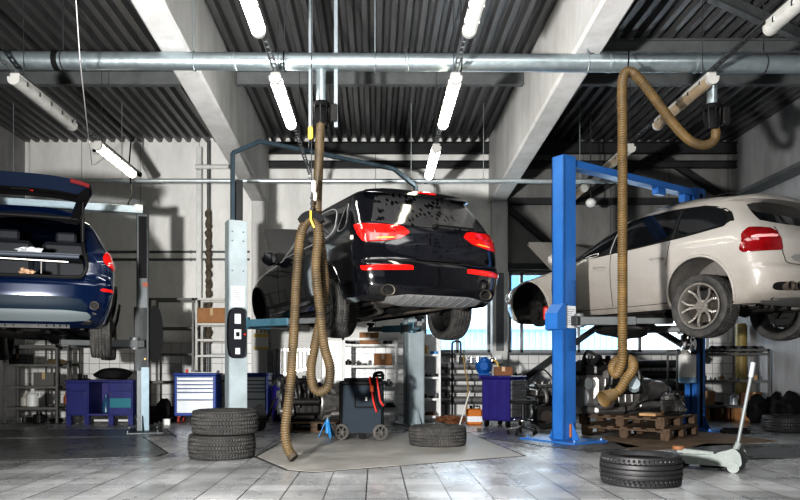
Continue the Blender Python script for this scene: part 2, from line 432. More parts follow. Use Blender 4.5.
for zz in (3.19, 3.04):
    t = thing('wall_conduit', 'thin dark %s horizontal conduit on the back wall behind the grey lift post' % ('upper' if zz > 3.1 else 'lower'), 'pipe', (-4.4, YW - .03, zz))
    MB().cyl((-2.4, 0, 0), (1.95, 0, 0), .022, seg=10).obj('pipe', M_steel, t)
    for k in range(5): MB().box((-2.2 + k, .01, 0), (.03, .04, .06), .004).obj('wall_bracket', M_steel, t)

t = thing('cable_tray', 'pale cable tray running along the right wall above the white car', 'cable tray', (6.78, 10.0, 4.08))
mb = MB(); mb.lohi((-.14, -3.9, 0), (.14, 3.9, .012)); mb.lohi((-.15, -3.9, 0), (-.138, 3.9, .07)); mb.lohi((.138, -3.9, 0), (.15, 3.9, .07)); mb.obj('tray', M_steel, t, smooth=0)
for k in range(4): MB().lohi((-.15, -3.4 + 2.2 * k, -.03), (.21, -3.36 + 2.2 * k, 0)).obj('wall_mount', M_dsteel, t, smooth=0)
# ------------------------------------------------------------------ overhead: duct, extraction drops, hoses, lamps
def resample(P, step):
    out = [P[0].copy()]; need = step
    for a, b in zip(P, P[1:]):
        L = (b - a).length; pos = 0.0
        while L - pos >= need:
            pos += need; out.append(a + (b - a) * (pos / L)); need = step
        need -= (L - pos)
    return out
DY = 8.0
def duct_z(x): return 4.325 - .0054 * (x + 3.9)
duct = thing('ventilation_duct', 'long round galvanised exhaust duct running across the hall under the roof', 'duct', (0, DY, 0))
mb = MB(); xs = [-6.83, -4.6, -3.2, -1.55, .35, 2.6, 3.55, 5.2, 6.95]
for a, b in zip(xs, xs[1:]): mb.cyl((a, 0, duct_z(a)), (b, 0, duct_z(b)), .096, seg=28, caps=False)
mb.obj('pipe', M_galv, duct)
for a in xs[1:-1]:
    MB().cyl((a - .02, 0, duct_z(a)), (a + .02, 0, duct_z(a)), .102, seg=28, bev=.006).obj('coupling', M_galv, duct)
for i, a in enumerate((-5.4, -3.45, -2.0, -1.0, .0, .95, 2.35, 4.3, 6.2)):
    m2 = MB(); m2.tube([(a, math.cos(t) * .102, duct_z(a) + math.sin(t) * .102) for t in [2 * PI * k / 24 for k in range(24)]], .008, 6, closed=True)
    m2.cyl((a, 0, duct_z(a) + .102), (a, 0, ZC - .06), .008, seg=6); m2.obj('hanger', M_dsteel if i % 2 else M_galv, duct)
m2 = MB(); m2.cyl((-3.55, 0, duct_z(-3.55)), (-3.49, 0, duct_z(-3.5)), .104, seg=28); m2.obj('clamp_band', M_black, duct)
# extraction drop with fan damper under the duct
def drop(name, label, px, z_pipe_end, straps):
    x0 = X(px, DY); zt = duct_z(x0)
    t = thing(name, label, 'duct', (x0, DY, 0))
    MB().cyl((0, 0, zt - .094), (0, 0, z_pipe_end), .055, seg=20).obj('pipe', M_galv, t)
    m = MB(); m.cyl((0, 0, z_pipe_end + .03), (0, 0, z_pipe_end - .03), .095, seg=24, bev=.01); m.lathe([(.07, 0), (.085, .05), (.085, .16), (.06, .22)], 24, Matrix.Translation((0, 0, z_pipe_end - .25)))
    m.obj('collar', M_black, t)
    m = MB()
    for k in range(8):
        a = 2 * PI * k / 8; m.bar((.09 * math.cos(a), .09 * math.sin(a), z_pipe_end - .02), (.07 * math.cos(a), .07 * math.sin(a), z_pipe_end - .24), .012, .02)
    m.box((.14, .0, z_pipe_end - .1), (.08, .12, .2), .012); m.obj('damper', M_greasy, t)
    if straps:
        for s in (-.115, .165):
            MB().lohi((s - .02, -.02, z_pipe_end - .25), (s + .02, .02, ZC - .02)).obj('strap', mat('pale_strap', (.36, .41, .44), .4, .6), t)
    return t
drop('extraction_drop', 'galvanised down pipe with black damper above the looped hose', 321, 3.83, True)
drop('extraction_drop', 'short down pipe with black collar above the knotted hose at far side', 712, 3.80, False)
M_hose = mat('ochre_hose', (.125, .088, .045), .55, var=.5, var_scale=3.5, dark=(.04, .031, .02))
M_hose2 = mat('ochre_hose_clean', (.155, .10, .038), .55, var=.4, var_scale=3.5, dark=(.06, .042, .021))
def hose_mesh(pts, r, pitch=.024):
    P = resample(spline(pts, 14), pitch / 4)
    return MB().tube(P, r, 14, caps=False, rfun=lambda i: r * (1.0 + (.07, .0, -.12, .0)[i % 4])), P
def W(px, py, Y): return (X(px, Y), Y, Z(py, Y))
h1 = [W(*p) for p in ((321, 108, DY), (320.5, 125, DY - .04), (319, 160, DY - .25), (317, 205, 7.45), (319, 230, 7.46), (322, 255, 7.46), (325, 285, 7.46), (321, 315, 7.44), (315, 345, 7.42), (311, 368, 7.38), (313, 386, 7.34), (320, 392, 7.31), (328, 386, 7.28), (330, 368, 7.27), (324, 345, 7.26), (320, 310, 7.25), (316, 270, 7.25), (318, 240, 7.27), (317, 226, 7.28), (311, 219.5, 7.28), (304, 226, 7.28), (300, 240, 7.27), (297, 270, 7.25), (294, 330, 7.2), (290, 390, 7.13), (285.5, 425, 7.10), (286, 440, 7.09), (289, 451, 7.08), (293.5, 457.5, 7.06))]
t = thing('exhaust_hose', 'ochre ribbed exhaust hose looped over a saddle with its end touching the floor', 'hose', (0, 0, 0))
mb, P = hose_mesh(h1, .048); mb.obj('hose', M_hose, t, smooth=60)
end = P[-1]; dv = (P[-1] - P[-4]).normalized()
MB().cyl(end - dv * .03, end + dv * .015, .052, seg=18).obj('end_ring', mat('worn_ring', (.06, .05, .04), .7, spec=.1), t)
# saddle that carries the loop, hung on a cable from a balancer
t = thing('hose_saddle', 'black hose saddle hanging on a hook and cable above the looped hose', 'hanger', W(311.5, 226, 7.28))
mb = MB(); mb.lathe([(.075, -.055), (.145, -.055), (.145, -.045), (.062, -.03), (.062, .03), (.145, .045), (.145, .055), (.075, .055)], 24, Matrix.Rotation(PI / 2, 4, 'X'), caps=False, a0=.35, a1=PI - .35)
mb.obj('saddle', M_black, t)
mb = MB(); mb.tube([(0, 0, .10), (0, -.075, .13), (.0, -.08, .05), (.02, -.075, .0), (.035, -.07, -.03)], .012, 8); mb.obj('hook', mat('yellow_hook', (.65, .42, .05), .5), t)
mb = MB()
for k in range(6): mb.box((0, 0, .17 + k * .028), (.012, .03, .024), .004) if k % 2 else mb.box((0, 0, .17 + k * .028), (.03, .012, .024), .004)
mb.cyl((0, 0, .13), (0, 0, ZC - Z(226, 7.28) - .03), .005, seg=6); mb.obj('cable', M_dsteel, t)
mb = MB(); mb.box((.02, 0, .40), (.04, .04, .12), .01); mb.box((.035, 0, .30), (.03, .03, .09), .008); mb.obj('hook_block', M_whitep, t)
mb = MB(); mb.box((-.01, .0, Z(133, 7.28) - Z(226, 7.28)), (.05, .05, .13), .015); mb.obj('balancer', mat('yellow_balancer', (.75, .50, .08), .5), t)
# second hose: elbow at its own drop, slack arc, long fall and a knot
h2 = [W(712, 116, DY), W(714, 125, DY), W(716, 134, DY - .03), W(713, 142, DY - .08), W(702, 145, DY - .15), W(688, 139, DY - .25), W(672, 122, DY - .38), W(655, 99, DY - .48), W(640, 80, DY - .56), W(631, 72, DY - .6), W(624, 75, 7.36), W(622, 92, 7.3), W(622.5, 130, 7.25), W(622.5, 250, 7.25), W(622.5, 340, 7.25), W(622, 362, 7.25), W(617, 374, 7.32), W(612.5, 369, 7.38), W(616, 361, 7.41), W(624, 358, 7.38), W(632, 361, 7.27), W(633, 369, 7.16), W(627, 378, 7.12), W(621, 388, 7.11), W(615.5, 394, 7.13)]
t = thing('exhaust_hose', 'ochre ribbed exhaust hose hanging straight down and tied in a knot', 'hose', (0, 0, 0))
mb, P = hose_mesh(h2, .048); mb.obj('hose', M_hose2, t, smooth=60)
d0 = Vector(W(606, 397, 7.05)) - Vector(W(620, 390, 7.12)); d0.normalize()
q = d0.to_track_quat('Z', 'Y').to_matrix().to_4x4(); q.translation = Vector(W(616, 393, 7.12))
prof = []
for k in range(25):
    f = k / 24; prof.append((.052 + .030 * f + (.004 if k % 2 else 0), .02 + .15 * f))
prof += [(.078, .165), (.070, .14), (.05, .05)]
MB().lathe(prof, 24, q, caps=False).obj('nozzle_cone', M_hose2, t)
mb = MB(); mb.tube([W(633, 379, 7.35), W(634.5, 384, 7.3), W(634, 389, 7.25)], .05, 14); mb.cyl(W(634, 383, 7.27), W(634.6, 384, 7.21), .054, seg=18); mb.obj('end_ring', M_galv, t)
MB().tube([W(628, 67, 7.40), W(628.5, 60, 7.6), W(629, 49, DY - .12)], .008, 6).obj('hanging_strap', M_black, t)
# ------------------------------------------------------------------ fluorescent batten lamps on four hanging rails
ZL = CAMZ + 3.05
M_lampcase = mat('lamp_housing', (.45, .45, .43), .5, var=.2)
M_lit = mat('lit_diffuser', (.9, .9, .85), .4, emit=(1.0, .97, .90), emit_s=20.0)
M_lity = mat('warm_lit_diffuser', (.9, .88, .75), .4, emit=(1.0, .94, .74), emit_s=14.0)
M_dim = mat('dim_diffuser', (.62, .62, .60), .35, emit=(1, .97, .9), emit_s=.35)
M_off = mat('dusty_diffuser', (.36, .28, .19), .5, var=.4, var_scale=5)
M_offg = mat('grey_diffuser', (.50, .50, .48), .35, var=.3, var_scale=5)
rows = [(-3.84, 'outer left row', [(7.68, M_offg), (9.98, M_lity)], 11.75), (-1.06, 'row over the looped hose', [(5.1, M_lit), (7.66, M_lit)], 11.85),
        (.86, 'row over the black car', [(5.1, M_dim), (7.66, M_lity), (10.1, M_lit)], 12.2), (3.58, 'row over the white car', [(5.05, M_offg), (7.66, M_off), (10.1, M_off), (12.35, M_off)], 13.9)]
lampnames = {(0, 0): 'unlit grey strip lamp over the blue car hatch, nearest of its rail', (0, 1): 'lit strip lamp on the rail above the blue car, nearest the back wall',
 (1, 0): 'bright strip lamp nearest the viewer on the rail by the looped hose', (1, 1): 'bright strip lamp beyond the duct beside the looped hose drop',
 (2, 0): 'dim grey strip lamp nearest the viewer on the rail over the black car', (2, 1): 'warm lit strip lamp just beyond the duct over the black car', (2, 2): 'small lit strip lamp above the black car roof, nearest the back wall',
 (3, 0): 'unlit grey strip lamp at the upper right corner, nearest on its rail', (3, 1): 'dusty unlit strip lamp crossing in front of the knotted hose arc', (3, 2): 'dusty unlit strip lamp high behind the vertical knotted hose', (3, 3): 'farthest dusty unlit strip lamp seen beside the blue lift post'}
clipmesh = None
for ri, (x, rn, lamps, yend) in enumerate(rows):
    rail = thing('lamp_rail', 'hanging double rail carrying the strip lamps, ' + rn, 'rail', (x, 0, ZL + .12))
    mb = MB()
    for s in (-.022, .022): mb.lohi((s - .006, 2.0, -.012), (s + .006, yend, .012))
    y = 2.1
    while y < yend: mb.lohi((-.022, y, -.006), (.022, y + .02, .006)); y += .12
    mb.obj('track', M_dsteel if ri in (3,) else M_steel, rail, smooth=0)
    mb = MB(); y = 3.4
    while y < yend: mb.cyl((0, y, 0), (0, y, ZC - ZL - .16), .004, seg=6); y += 2.25
    mb.obj('suspension_wire', M_dsteel, rail)
    if ri < 3: MB().box((0, yend + .03, -.01), (.06, .10, .07), .01).obj('end_feed', M_whitep if ri == 1 else M_black, rail)
    for li, (y0, md) in enumerate(lamps):
        t = thing('strip_lamp', lampnames[(ri, li)], 'lamp', (x, y0 + .75, ZL), 0, None)
        MB().lohi((-.055, -.74, .035), (.055, .74, .10), .015).obj('housing', M_lampcase, t)
        mb = MB(); pr = [(-.062, .045)] + [(.062 * math.cos(a), .02 - .058 * math.sin(a)) for a in [PI - PI * k / 10 for k in range(11)]] + [(.062, .045)]
        mb.prism(pr, 1.46, Matrix(((1, 0, 0, 0), (0, 0, 1, -.73), (0, 1, 0, 0), (0, 0, 0, 1)))); mb.obj('diffuser', md, t)
        for e in (-1, 1):
            mb = MB(); mb.prism([(p[0] * 1.06, p[1] * 1.06 - .001) for p in pr], .045, Matrix(((1, 0, 0, 0), (0, 0, 1, e * .735 - .022), (0, 1, 0, 0), (0, 0, 0, 1)))); mb.obj('end_cap', M_lampcase, t)
        for k in range(5):
            for sx in (-1, 1):
                if clipmesh is None: clipmesh = MB().box((0, 0, 0), (.012, .035, .05), .003).obj('mounting_clip', M_chrome, t); c_ = clipmesh
                else: c_ = clipmesh.copy(); COL.objects.link(c_); c_.parent = t
                c_.location = (sx * .064, -.58 + k * .29, .03)
# loose wires and small items up there
mb = MB(); mb.tube([W(76, 0, 6.8), W(80, 60, 7.1), W(87, 124, 8.6), W(92, 165, 13.8)], .006, 8); tag(mb.obj('cable', mat('pale_cable', (.5, .5, .5), .6)), 'thin pale cable slanting down from the roof over the blue car', 'cable')
mb = MB(); mb.tube([W(131, 140, 12.5), W(129, 165, 12.4), W(132, 195, 11.0), W(128, 204, 10.6)], .012, 8); tag(mb.obj('cable', M_black), 'black cable drooping from the lit strip lamp to the left lift beam', 'cable')
t = thing('security_camera', 'small white wall camera near the lit lamp above the blue car', 'camera', W(96, 152, 14.1))
MB().box((0, -.03, 0), (.12, .1, .1), .02).obj('camera_body', M_whitep, t); MB().cyl((0, 0, 0), (0, .05, 0), .03, seg=12).obj('wall_mount', M_whitep, t); MB().cyl((0, -.08, 0), (0, -.1, 0), .03, seg=14).obj('lens', M_black, t)
t = thing('ceiling_lamp', 'small round white lamp behind the blue lift post', 'lamp', (3.76, 12.6, 3.80))
mb = MB(); mb.blob((0, 0, 0), (.09, .09, .08), 1, 0.0); mb.obj('globe', M_whitep, t); MB().cyl((0, 0, .06), (0, 0, ZC - 3.80), .012, seg=8).obj('stem', M_dsteel, t)
# ------------------------------------------------------------------ tyres and wheels
def tyre_mb(Ro, w, rin, pat='winter', seg=200, M=None):
    """a tyre lying flat, axis z, from z = 0 to w"""
    prof = [(rin, w * .17), (rin + .012, w * .10), (rin + (Ro - rin) * .3, w * .025), (rin + (Ro - rin) * .62, 0), (rin + (Ro - rin) * .86, w * .03), (Ro * .985 - .004, w * .085)]
    nt = 34; tread = []
    for k in range(nt):
        f = k / (nt - 1); tt = 2 * f - 1
        tread.append((Ro - .010 * abs(tt) ** 3, w * (.11 + .78 * f), tt))
    pr = [(r, z, None) for r, z in prof] + tread + [(r, w - z, None) for r, z in reversed(prof)]
    inner = [(rin + .01, w * .80, None), (Ro - .03, w * .72, None), (Ro - .022, w * .5, None), (Ro - .03, w * .28, None), (rin + .01, w * .2, None)]
    pr = pr + inner
    vs = []; fs = []; n = len(pr)
    for i in range(seg):
        a = 2 * PI * i / seg
        for r, z, tt in pr:
            if tt is not None:
                s = a * Ro; g = False
                if pat == 'winter':
                    pitch = 2 * PI * Ro / 64
                    ph = (s / pitch + .9 * abs(tt) + (.5 if int((tt + 1) * 2.5) % 2 else 0)) % 1.0
                    g = ph < .3 or min(abs(abs(tt) - .2), abs(abs(tt) - .6)) < .045
                elif pat == 'rib':
                    g = min(abs(tt - c) for c in (-.62, -.2, .22, .64)) < .05
                    pitch = 2 * PI * Ro / 50; ph = (s / pitch + .6 * tt) % 1.0
                    g = g or (abs(tt) > .64 and ph < .2)
                r = r - (.011 if g else 0)
            vs.append((r * math.cos(a), r * math.sin(a), z))
    for i in range(seg):
        j = (i + 1) % seg
        for k in range(n):
            k2 = (k + 1) % n
            fs.append((i * n + k, j * n + k, j * n + k2, i * n + k2))
    return MB().add(vs, fs, M)
M_tyre = mat('tyre_rubber', (.036, .035, .033), .75, var=.55, var_scale=7, dark=(.02, .02, .02), bump=.1, bump_scale=60)
M_tyreg = mat('dusty_tyre_rubber', (.075, .072, .068), .8, var=.6, var_scale=9, dark=(.022, .022, .022), bump=.15, bump_scale=50)
M_tyred = mat('dark_tyre_rubber', (.022, .022, .024), .55, var=.4, var_scale=6, bump=.08, bump_scale=60)
M_rim = mat('grey_alloy', (.42, .40, .37), .35, .7, var=.3, var_scale=12)
M_rimd = mat('dark_wheel_barrel', (.05, .05, .05), .45, .5, var=.4, var_scale=10)
M_disc = mat('rusty_brake_disc', (.12, .105, .095), .45, .7, var=.4, var_scale=14)
tyre_cache = {}
def tyre_obj(name, Ro, w, rin, pat, m, parent=None, M=None, seg=200):
    key = (Ro, w, rin, pat, m.name, seg)
    if key not in tyre_cache:
        o = tyre_mb(Ro, w, rin, pat, seg).obj(name, m, parent, smooth=40); tyre_cache[key] = o.data
    else:
        o = bpy.data.objects.new(name, tyre_cache[key]); COL.objects.link(o)
        if parent is not None: o.parent = parent
    if M is not None: o.matrix_local = M
    return o
def rim_mb(rr, w, style):
    """axis z, outer face at +z; centred on z = 0"""
    h = w / 2
    mb = MB()
    mb.lathe([(rr + .004, -h * .92), (rr + .010, -h * .80), (rr - .02, -h * .6), (rr - .035, 0), (rr - .02, h * .62), (rr + .010, h * .84), (rr + .010, h * .93), (rr - .012, h * .93), (rr - .030, h * .62), (rr - .045, 0), (rr - .03, -h * .6), (rr - .008, -h * .92)], 64, caps=False)
    zc = h * .55
    mb.lathe([(.0, zc + .012), (.035, zc + .012), (.042, zc), (.075, zc - .004), (.082, zc - .05), (0, zc - .06)], 28, caps=False)
    if style == 'double':
        for k in range(5):
            a = 2 * PI * k / 5 + PI / 2
            for s in (-1, 1):
                a0 = a + s * .19; a1 = a + s * .34
                pts = []
                for q in range(7):
                    f = q / 6; r = .06 + (rr - .025 - .06) * f; aa = a0 + s * .10 * math.sin(PI * f) * -1 + (a1 - a0) * f * .9
                    pts.append((r * math.cos(aa), r * math.sin(aa), zc - .012 + .05 * f ** 1.6))
                for p, qn in zip(pts, pts[1:]): mb.bar(p, qn, .026, .03, (0, 0, 1), .004)
    else:
        for k in range(10):
            a = 2 * PI * k / 10
            mb.bar((.06 * math.cos(a), .06 * math.sin(a), zc - .015), ((rr - .02) * math.cos(a), (rr - .02) * math.sin(a), zc + .02), .03, .03, (0, 0, 1), .004)
    for k in range(5):
        a = 2 * PI * k / 5; mb.cyl((.055 * math.cos(a), .055 * math.sin(a), zc - .02), (.055 * math.cos(a), .055 * math.sin(a), zc + .008), .009, seg=8)
    return mb
rim_cache = {}
def wheel(parent, pos, side, Ro, w, rr, style, pat, rim_m, tyre_m):
    """side -1: outer face towards local -x, +1 towards +x"""
    M = Matrix.Translation(pos) @ Matrix.Rotation(side * PI / 2, 4, 'Y')
    key = (rr, w, style, rim_m.name)
    if key not in rim_cache:
        o = rim_mb(rr, w, style).obj('wheel', rim_m, parent); rim_cache[key] = o.data
    else:
        o = bpy.data.objects.new('wheel', rim_cache[key]); COL.objects.link(o); o.parent = parent
    o.matrix_local = M
    tyre_obj('tyre', Ro, w, rr, pat, tyre_m, o, Matrix.Translation((0, 0, -w / 2)))
    mb = MB(); mb.lathe([(.07, .0), (rr * .74, .0), (rr * .74, .022), (.09, .022), (.08, .05), (0, .05)], 40, Matrix.Translation((0, 0, w * .04)), caps=False); mb.obj('brake_disc', M_disc, o)
    mb = MB(); mb.lathe([(0, -.02), (rr * .70, -.02), (rr * .72, -.005), (0, -.005)], 32, Matrix.Translation((0, 0, w * .02)), caps=False); mb.box((rr * .5, 0, .02), (.12, .2, .10), .02); mb.obj('brake_caliper', M_rimd, o)
    return o
# tyres on the floor
def floor_tyre(label, px, pyb, Ro, w, rin, pat, m, z=0.0, rz=0.0, group=None, back=True):
    Yf = FPX * CAMZ / (pyb - CY); Y = Yf + Ro * .94
    o = tyre_obj('tyre', Ro, w, rin, pat, m, None, None)
    o.location = (X(px, Y), Y, z); o.rotation_euler = (0, 0, rz); tag(o, label, 'tyre', group); return o
a = floor_tyre('lower tyre of the stack of two in front of the pale lift post', 222, 461, .345, .245, .21, 'winter', M_tyre)
b = floor_tyre('upper tyre of the stack of two in front of the pale lift post', 223.5, 461, .345, .245, .21, 'winter', M_tyre, z=.247, rz=.4)
b.location.x += .02
floor_tyre('grey dusty tyre lying flat on the pale concrete slab below the black car', 437.5, 448, .345, .235, .20, 'winter', M_tyreg)
floor_tyre('dark ribbed tyre lying flat on the floor nearest the viewer, beside the trolley jack', 640.5, 489, .315, .235, .222, 'rib', M_tyred)
floor_tyre('dark tyre lying against the right wall behind the trolley jack', 789, 433.5, .36, .235, .21, 'winter', M_tyred, rz=.2)
# ------------------------------------------------------------------ two post lifts
def c_column(mb, x, inward, h, w=.28, d=.24, t=.03, z0=.02):
    """C section open to the inward side (+1 or -1 along x)"""
    xo = x - inward * d / 2
    mb.lohi((min(xo, xo + inward * t), -w / 2, z0), (max(xo, xo + inward * t), w / 2, h), .006)
    for s in (-1, 1):
        y0 = s * w / 2; mb.lohi((x - d / 2, min(y0, y0 - s * t), z0), (x + d / 2, max(y0, y0 - s * t), h), .006)
        xi = x + inward * d / 2; mb.lohi((min(xi, xi - inward * t), min(y0 - s * t, y0 - s * .085), z0), (max(xi, xi - inward * t), max(y0 - s * t, y0 - s * .085), h), .004)
def lift(label, cx, cy, rz, half, h, colm, armm, zpad, arms, beam_h=None, gantry=None, extra=None, base=(.5, .75), cw=.28, cd=.24, beamm=None):
    t = thing('two_post_lift', label, 'car lift', (cx, cy, 0), rz)
    for s in (-1, 1):
        x = s * half; inn = -s
        mb = MB(); c_column(mb, x, inn, h, cw, cd); col = mb.obj('column', colm, t, smooth=0)
        mb = MB(); mb.box((x - inn * .03, 0, .012), (base[0], base[1], .024), .006)
        for sx in (-1, 1):
            for sy in (-1, 1): mb.cyl((x + sx * base[0] * .40, sy * base[1] * .42, .02), (x + sx * base[0] * .40, sy * base[1] * .42, .05), .018, seg=6)
            mb.prism([(0, 0), (.11, 0), (0, .22)], .012, Matrix.Translation((x, sx * .14, .024)) @ Matrix.Rotation(sx * PI / 2, 4, 'Z') @ Matrix.Rotation(PI / 2, 4, 'X'))
        mb.obj('base_plate', colm, t, smooth=0)
        mb = MB(); xi = x + inn * .03
        mb.lohi((xi - .09, -.10, zpad - .50), (xi + .10, .10, zpad + .42), .012); mb.lohi((xi + inn * .06 - .08, -.20, zpad - .17), (xi + inn * .06 + .12, .20, zpad - .05), .012)
        mb.obj('carriage', M_dsteel, t, smooth=0)
        mb = MB(); mb.cyl((x + inn * .01, .0, .1), (x + inn * .01, 0, h - .1), .022, seg=10); mb.obj('lifting_screw', M_steel, t)
        for (ss, ax, ay) in arms:
            if ss != s: continue
            p0 = Vector((xi + inn * .08, .15 * (1 if ay > 0 else -1), zpad - .11)); p1 = Vector((ax, ay, zpad - .11))
            d = (p1 - p0).normalized(); L = (p1 - p0).length
            mb = MB(); mb.bar(p0 - d * .05, p0 + d * L * .62, .12, .105, bev=.008); mb.cyl(p0 + Vector((0, 0, -.08)), p0 + Vector((0, 0, .09)), .06, seg=16)
            arm = mb.obj('lift_arm', armm, t)
            MB().bar(p0 + d * L * .3, p1 + d * .04, .085, .075, bev=.006).obj('arm_extension', M_steel, arm)
            mb = MB(); mb.cyl(p1 + Vector((0, 0, -.03)), p1 + Vector((0, 0, .07)), .035, seg=14); mb.cyl(p1 + Vector((0, 0, .07)), p1 + Vector((0, 0, .105)), .065, seg=18, bev=.008); mb.obj('lift_pad', M_black, arm)
    if beam_h:
        mb = MB(); mb.lohi((-half, -.06, beam_h - .07), (half, .06, beam_h + .02), .008); mb.lohi((-half, -.08, beam_h - .085), (half, .08, beam_h - .07)); mb.obj('overhead_beam', beamm or colm, t, smooth=0)
    if gantry:
        lo, hi, inset, lo2, hi2 = gantry
        pts = [(-half - .05, 0, h - .1), (-half - .05, 0, lo), (-half + inset, 0, hi), (half - inset, 0, hi2), (half + .03, 0, lo2), (half + .03, 0, h - .1)]
        mb = MB()
        for p, q in zip(pts, pts[1:]): mb.bar(p, q, .06, .06, (0, 1, 0), .006)
        mb.obj('overhead_beam', mat('blue_grey_gantry', (.055, .085, .11), .45, .3, var=.3), t, smooth=0)
        for s in (-1, 1):
            MB().lohi((s * half - .05 - s * .04, -.05, h - .1), (s * half + .05 - s * .04, .05, h + .60 * (1 if s < 0 else .5)), .006).obj('cable_guide', M_dsteel, t, smooth=0)
    if extra: extra(t)
    return t
M_pale = mat('pale_blue_grey_lift', (.44, .51, .54), .4, .1, var=.22, var_scale=3, rough_var=.08)
M_teal = mat('teal_arm', (.09, .20, .26), .42, .2, var=.35, var_scale=5)
M_blue = mat('bright_blue_lift', (.035, .155, .43), .38, var=.18, var_scale=2.5, rough_var=.1)
M_grey_l = mat('grey_lift', (.055, .065, .07), .42, .2, var=.3, var_scale=3)
M_paper = mat('paper_label', (.72, .74, .78), .7, var=.25, var_scale=30)
def rows_of_print(parent, x0, x1, y, z0, z1, n, m):
    """faint lines of unreadable print on a notice, as thin raised strips facing -y"""
    mb = MB(); r = random.Random(int(abs(x0) * 1000) + n)
    for k in range(n):
        z = z0 + (z1 - z0) * (k + .5) / n; xe = x1 - (x1 - x0) * r.uniform(.0, .35)
        mb.lohi((x0, y - .0008, z - .003), (xe, y, z + .003))
    mb.obj('print_lines', m, parent, smooth=0)
# geometry of each lift: midpoint, rotation (column line along local x), half spacing
AL = (-2.02, 10.51); BL = (.63, 11.69)
def lift_mid(a, b): return ((a[0] + b[0]) / 2, (a[1] + b[1]) / 2, math.atan2(b[1] - a[1], b[0] - a[0]), math.hypot(b[0] - a[0], b[1] - a[1]) / 2)
cx, cy, rz, hf = lift_mid(AL, BL)
M_red = mat('red_plastic', (.5, .03, .02), .4)
def extra_black(t):
    # operating panel and notice on the front of the left column
    y = -.112; x = -hf
    o = MB().lohi((x - .10, y - .004, 1.80), (x + .10, y, 2.10)).obj('notice', M_paper, t, smooth=0); rows_of_print(o, x - .08, x + .08, y - .0045, 1.83, 2.07, 9, M_steel)
    mb = MB(); mb.prism(chaikin([(-.09, -.36), (.10, -.36), (.12, -.2), (.12, .2), (.10, .36), (-.09, .36), (-.13, .2), (-.13, -.2)], 2), .12, Matrix.Translation((x - .03, y, 1.42)) @ Matrix.Rotation(PI / 2, 4, 'X'))
    cb = mb.obj('control_box', mat('dark_panel', (.02, .022, .027), .65, spec=.15), t)
    for z, w_, h_ in ((1.62, .09, .14), (1.40, .10, .14), (1.16, .07, .09)):
        o = MB().lohi((x - .03 - w_ / 2, y - .125, z - h_ / 2), (x - .03 + w_ / 2, y - .12, z + h_ / 2), .002).obj('sticker', M_paper, cb, smooth=0)
    MB().lohi((x - .055, y - .1265, 1.37), (x - .005, y - .125, 1.43)).obj('display', M_black, cb, smooth=0)
    mb = MB(); mb.cyl((x + .07, y - .12, 1.40), (x + .07, y - .14, 1.40), .016, seg=12); mb.obj('button', M_red, cb)
    mb = MB()
    for zz in (2.32, 2.75, 2.88):
        for xx in (-.08, .08): mb.cyl((x + xx, y, zz), (x + xx, y - .006, zz), .012, seg=8)
    mb.obj('bolt', M_steel, t)
lift('pale blue-grey two-post lift holding up the black car, angled gantry on top', cx, cy, rz, hf, 3.05, M_pale, M_teal, 1.67, [(-1, -.62, -1.25), (-1, -.55, .6), (1, .95, -1.15), (1, .95, .6)], gantry=(4.04, 4.26, .36, 3.86, 4.10), extra=extra_black, cd=.28, cw=.22)
AB = (2.39, 9.15); BB = (4.78, 10.8)
cx, cy, rz, hf = lift_mid(AB, BB)
def extra_blue(t):
    MB().lohi((hf - .03, -.106, .05), (hf + .03, -.1005, 3.5)).obj('channel_slot', M_black, t, smooth=0)
    x = -hf; y = -.102
    o = MB().lohi((x - .10, y - .004, 1.42), (x + .10, y, 1.70)).obj('notice', M_paper, t, smooth=0); rows_of_print(o, x - .09, x + .09, y - .0045, 1.45, 1.67, 8, M_steel)
    mb = MB(); mb.prism([(-.16, -.16), (.0, -.16), (.0, .16), (-.05, .16), (-.16, .04)], .2, Matrix.Translation((x - .12, .06, 1.56)) @ Matrix.Rotation(PI / 2, 4, 'X')); mb.obj('cable_cover', M_blue, t, smooth=0)
    mb = MB(); mb.lohi((x - .02, y - .02, .05), (x + .03, y, .22), .005); mb.obj('lock_tab', mat('rust_orange', (.35, .12, .04), .6), t, smooth=0)
    MB().lohi((.45, -.05, 3.38), (.65, .05, 3.5), .01).obj('bracket', M_blue, t, smooth=0); MB().lohi((hf - .35, -.05, 3.36), (hf - .2, .05, 3.5), .01).obj('bracket', M_blue, t, smooth=0)
    # filter unit and white reservoir on the far column
    xx = hf - .34
    m = MB(); m.blob((xx, -.1, 1.28), (.1, .1, .16), 5, .22, 3, 5); m.cyl((xx - .1, -.1, 1.30), (xx + .1, -.1, 1.30), .05, seg=14); m.obj('pump', M_chrome, t)
    m = MB(); m.cyl((xx - .02, -.1, .72), (xx - .02, -.1, 1.12), .12, seg=24, bev=.02); r_ = m.obj('reservoir', mat('white_plastic', (.70, .69, .66), .45), t)
    MB().cyl((xx - .02, -.1, .70), (xx - .02, -.1, .80), .123, seg=24, bev=.015).obj('reservoir_foot', mat('pale_blue_plastic', (.25, .42, .6), .4), r_)
lift('bright blue two-post lift holding up the white car', cx, cy, rz, hf, 3.59, M_blue, M_steel, 1.62, [(-1, -.42, -.80), (-1, -.42, 1.15), (1, .95, -.45), (1, 1.0, 1.0)], beam_h=3.55, extra=extra_blue, base=(.62, .9), cw=.20, cd=.225)
BC = (-3.34, 10.4); AC = (BC[0] - 2.9 * .954, BC[1] - 2.9 * .30)
cx, cy, rz, hf = lift_mid(AC, BC)
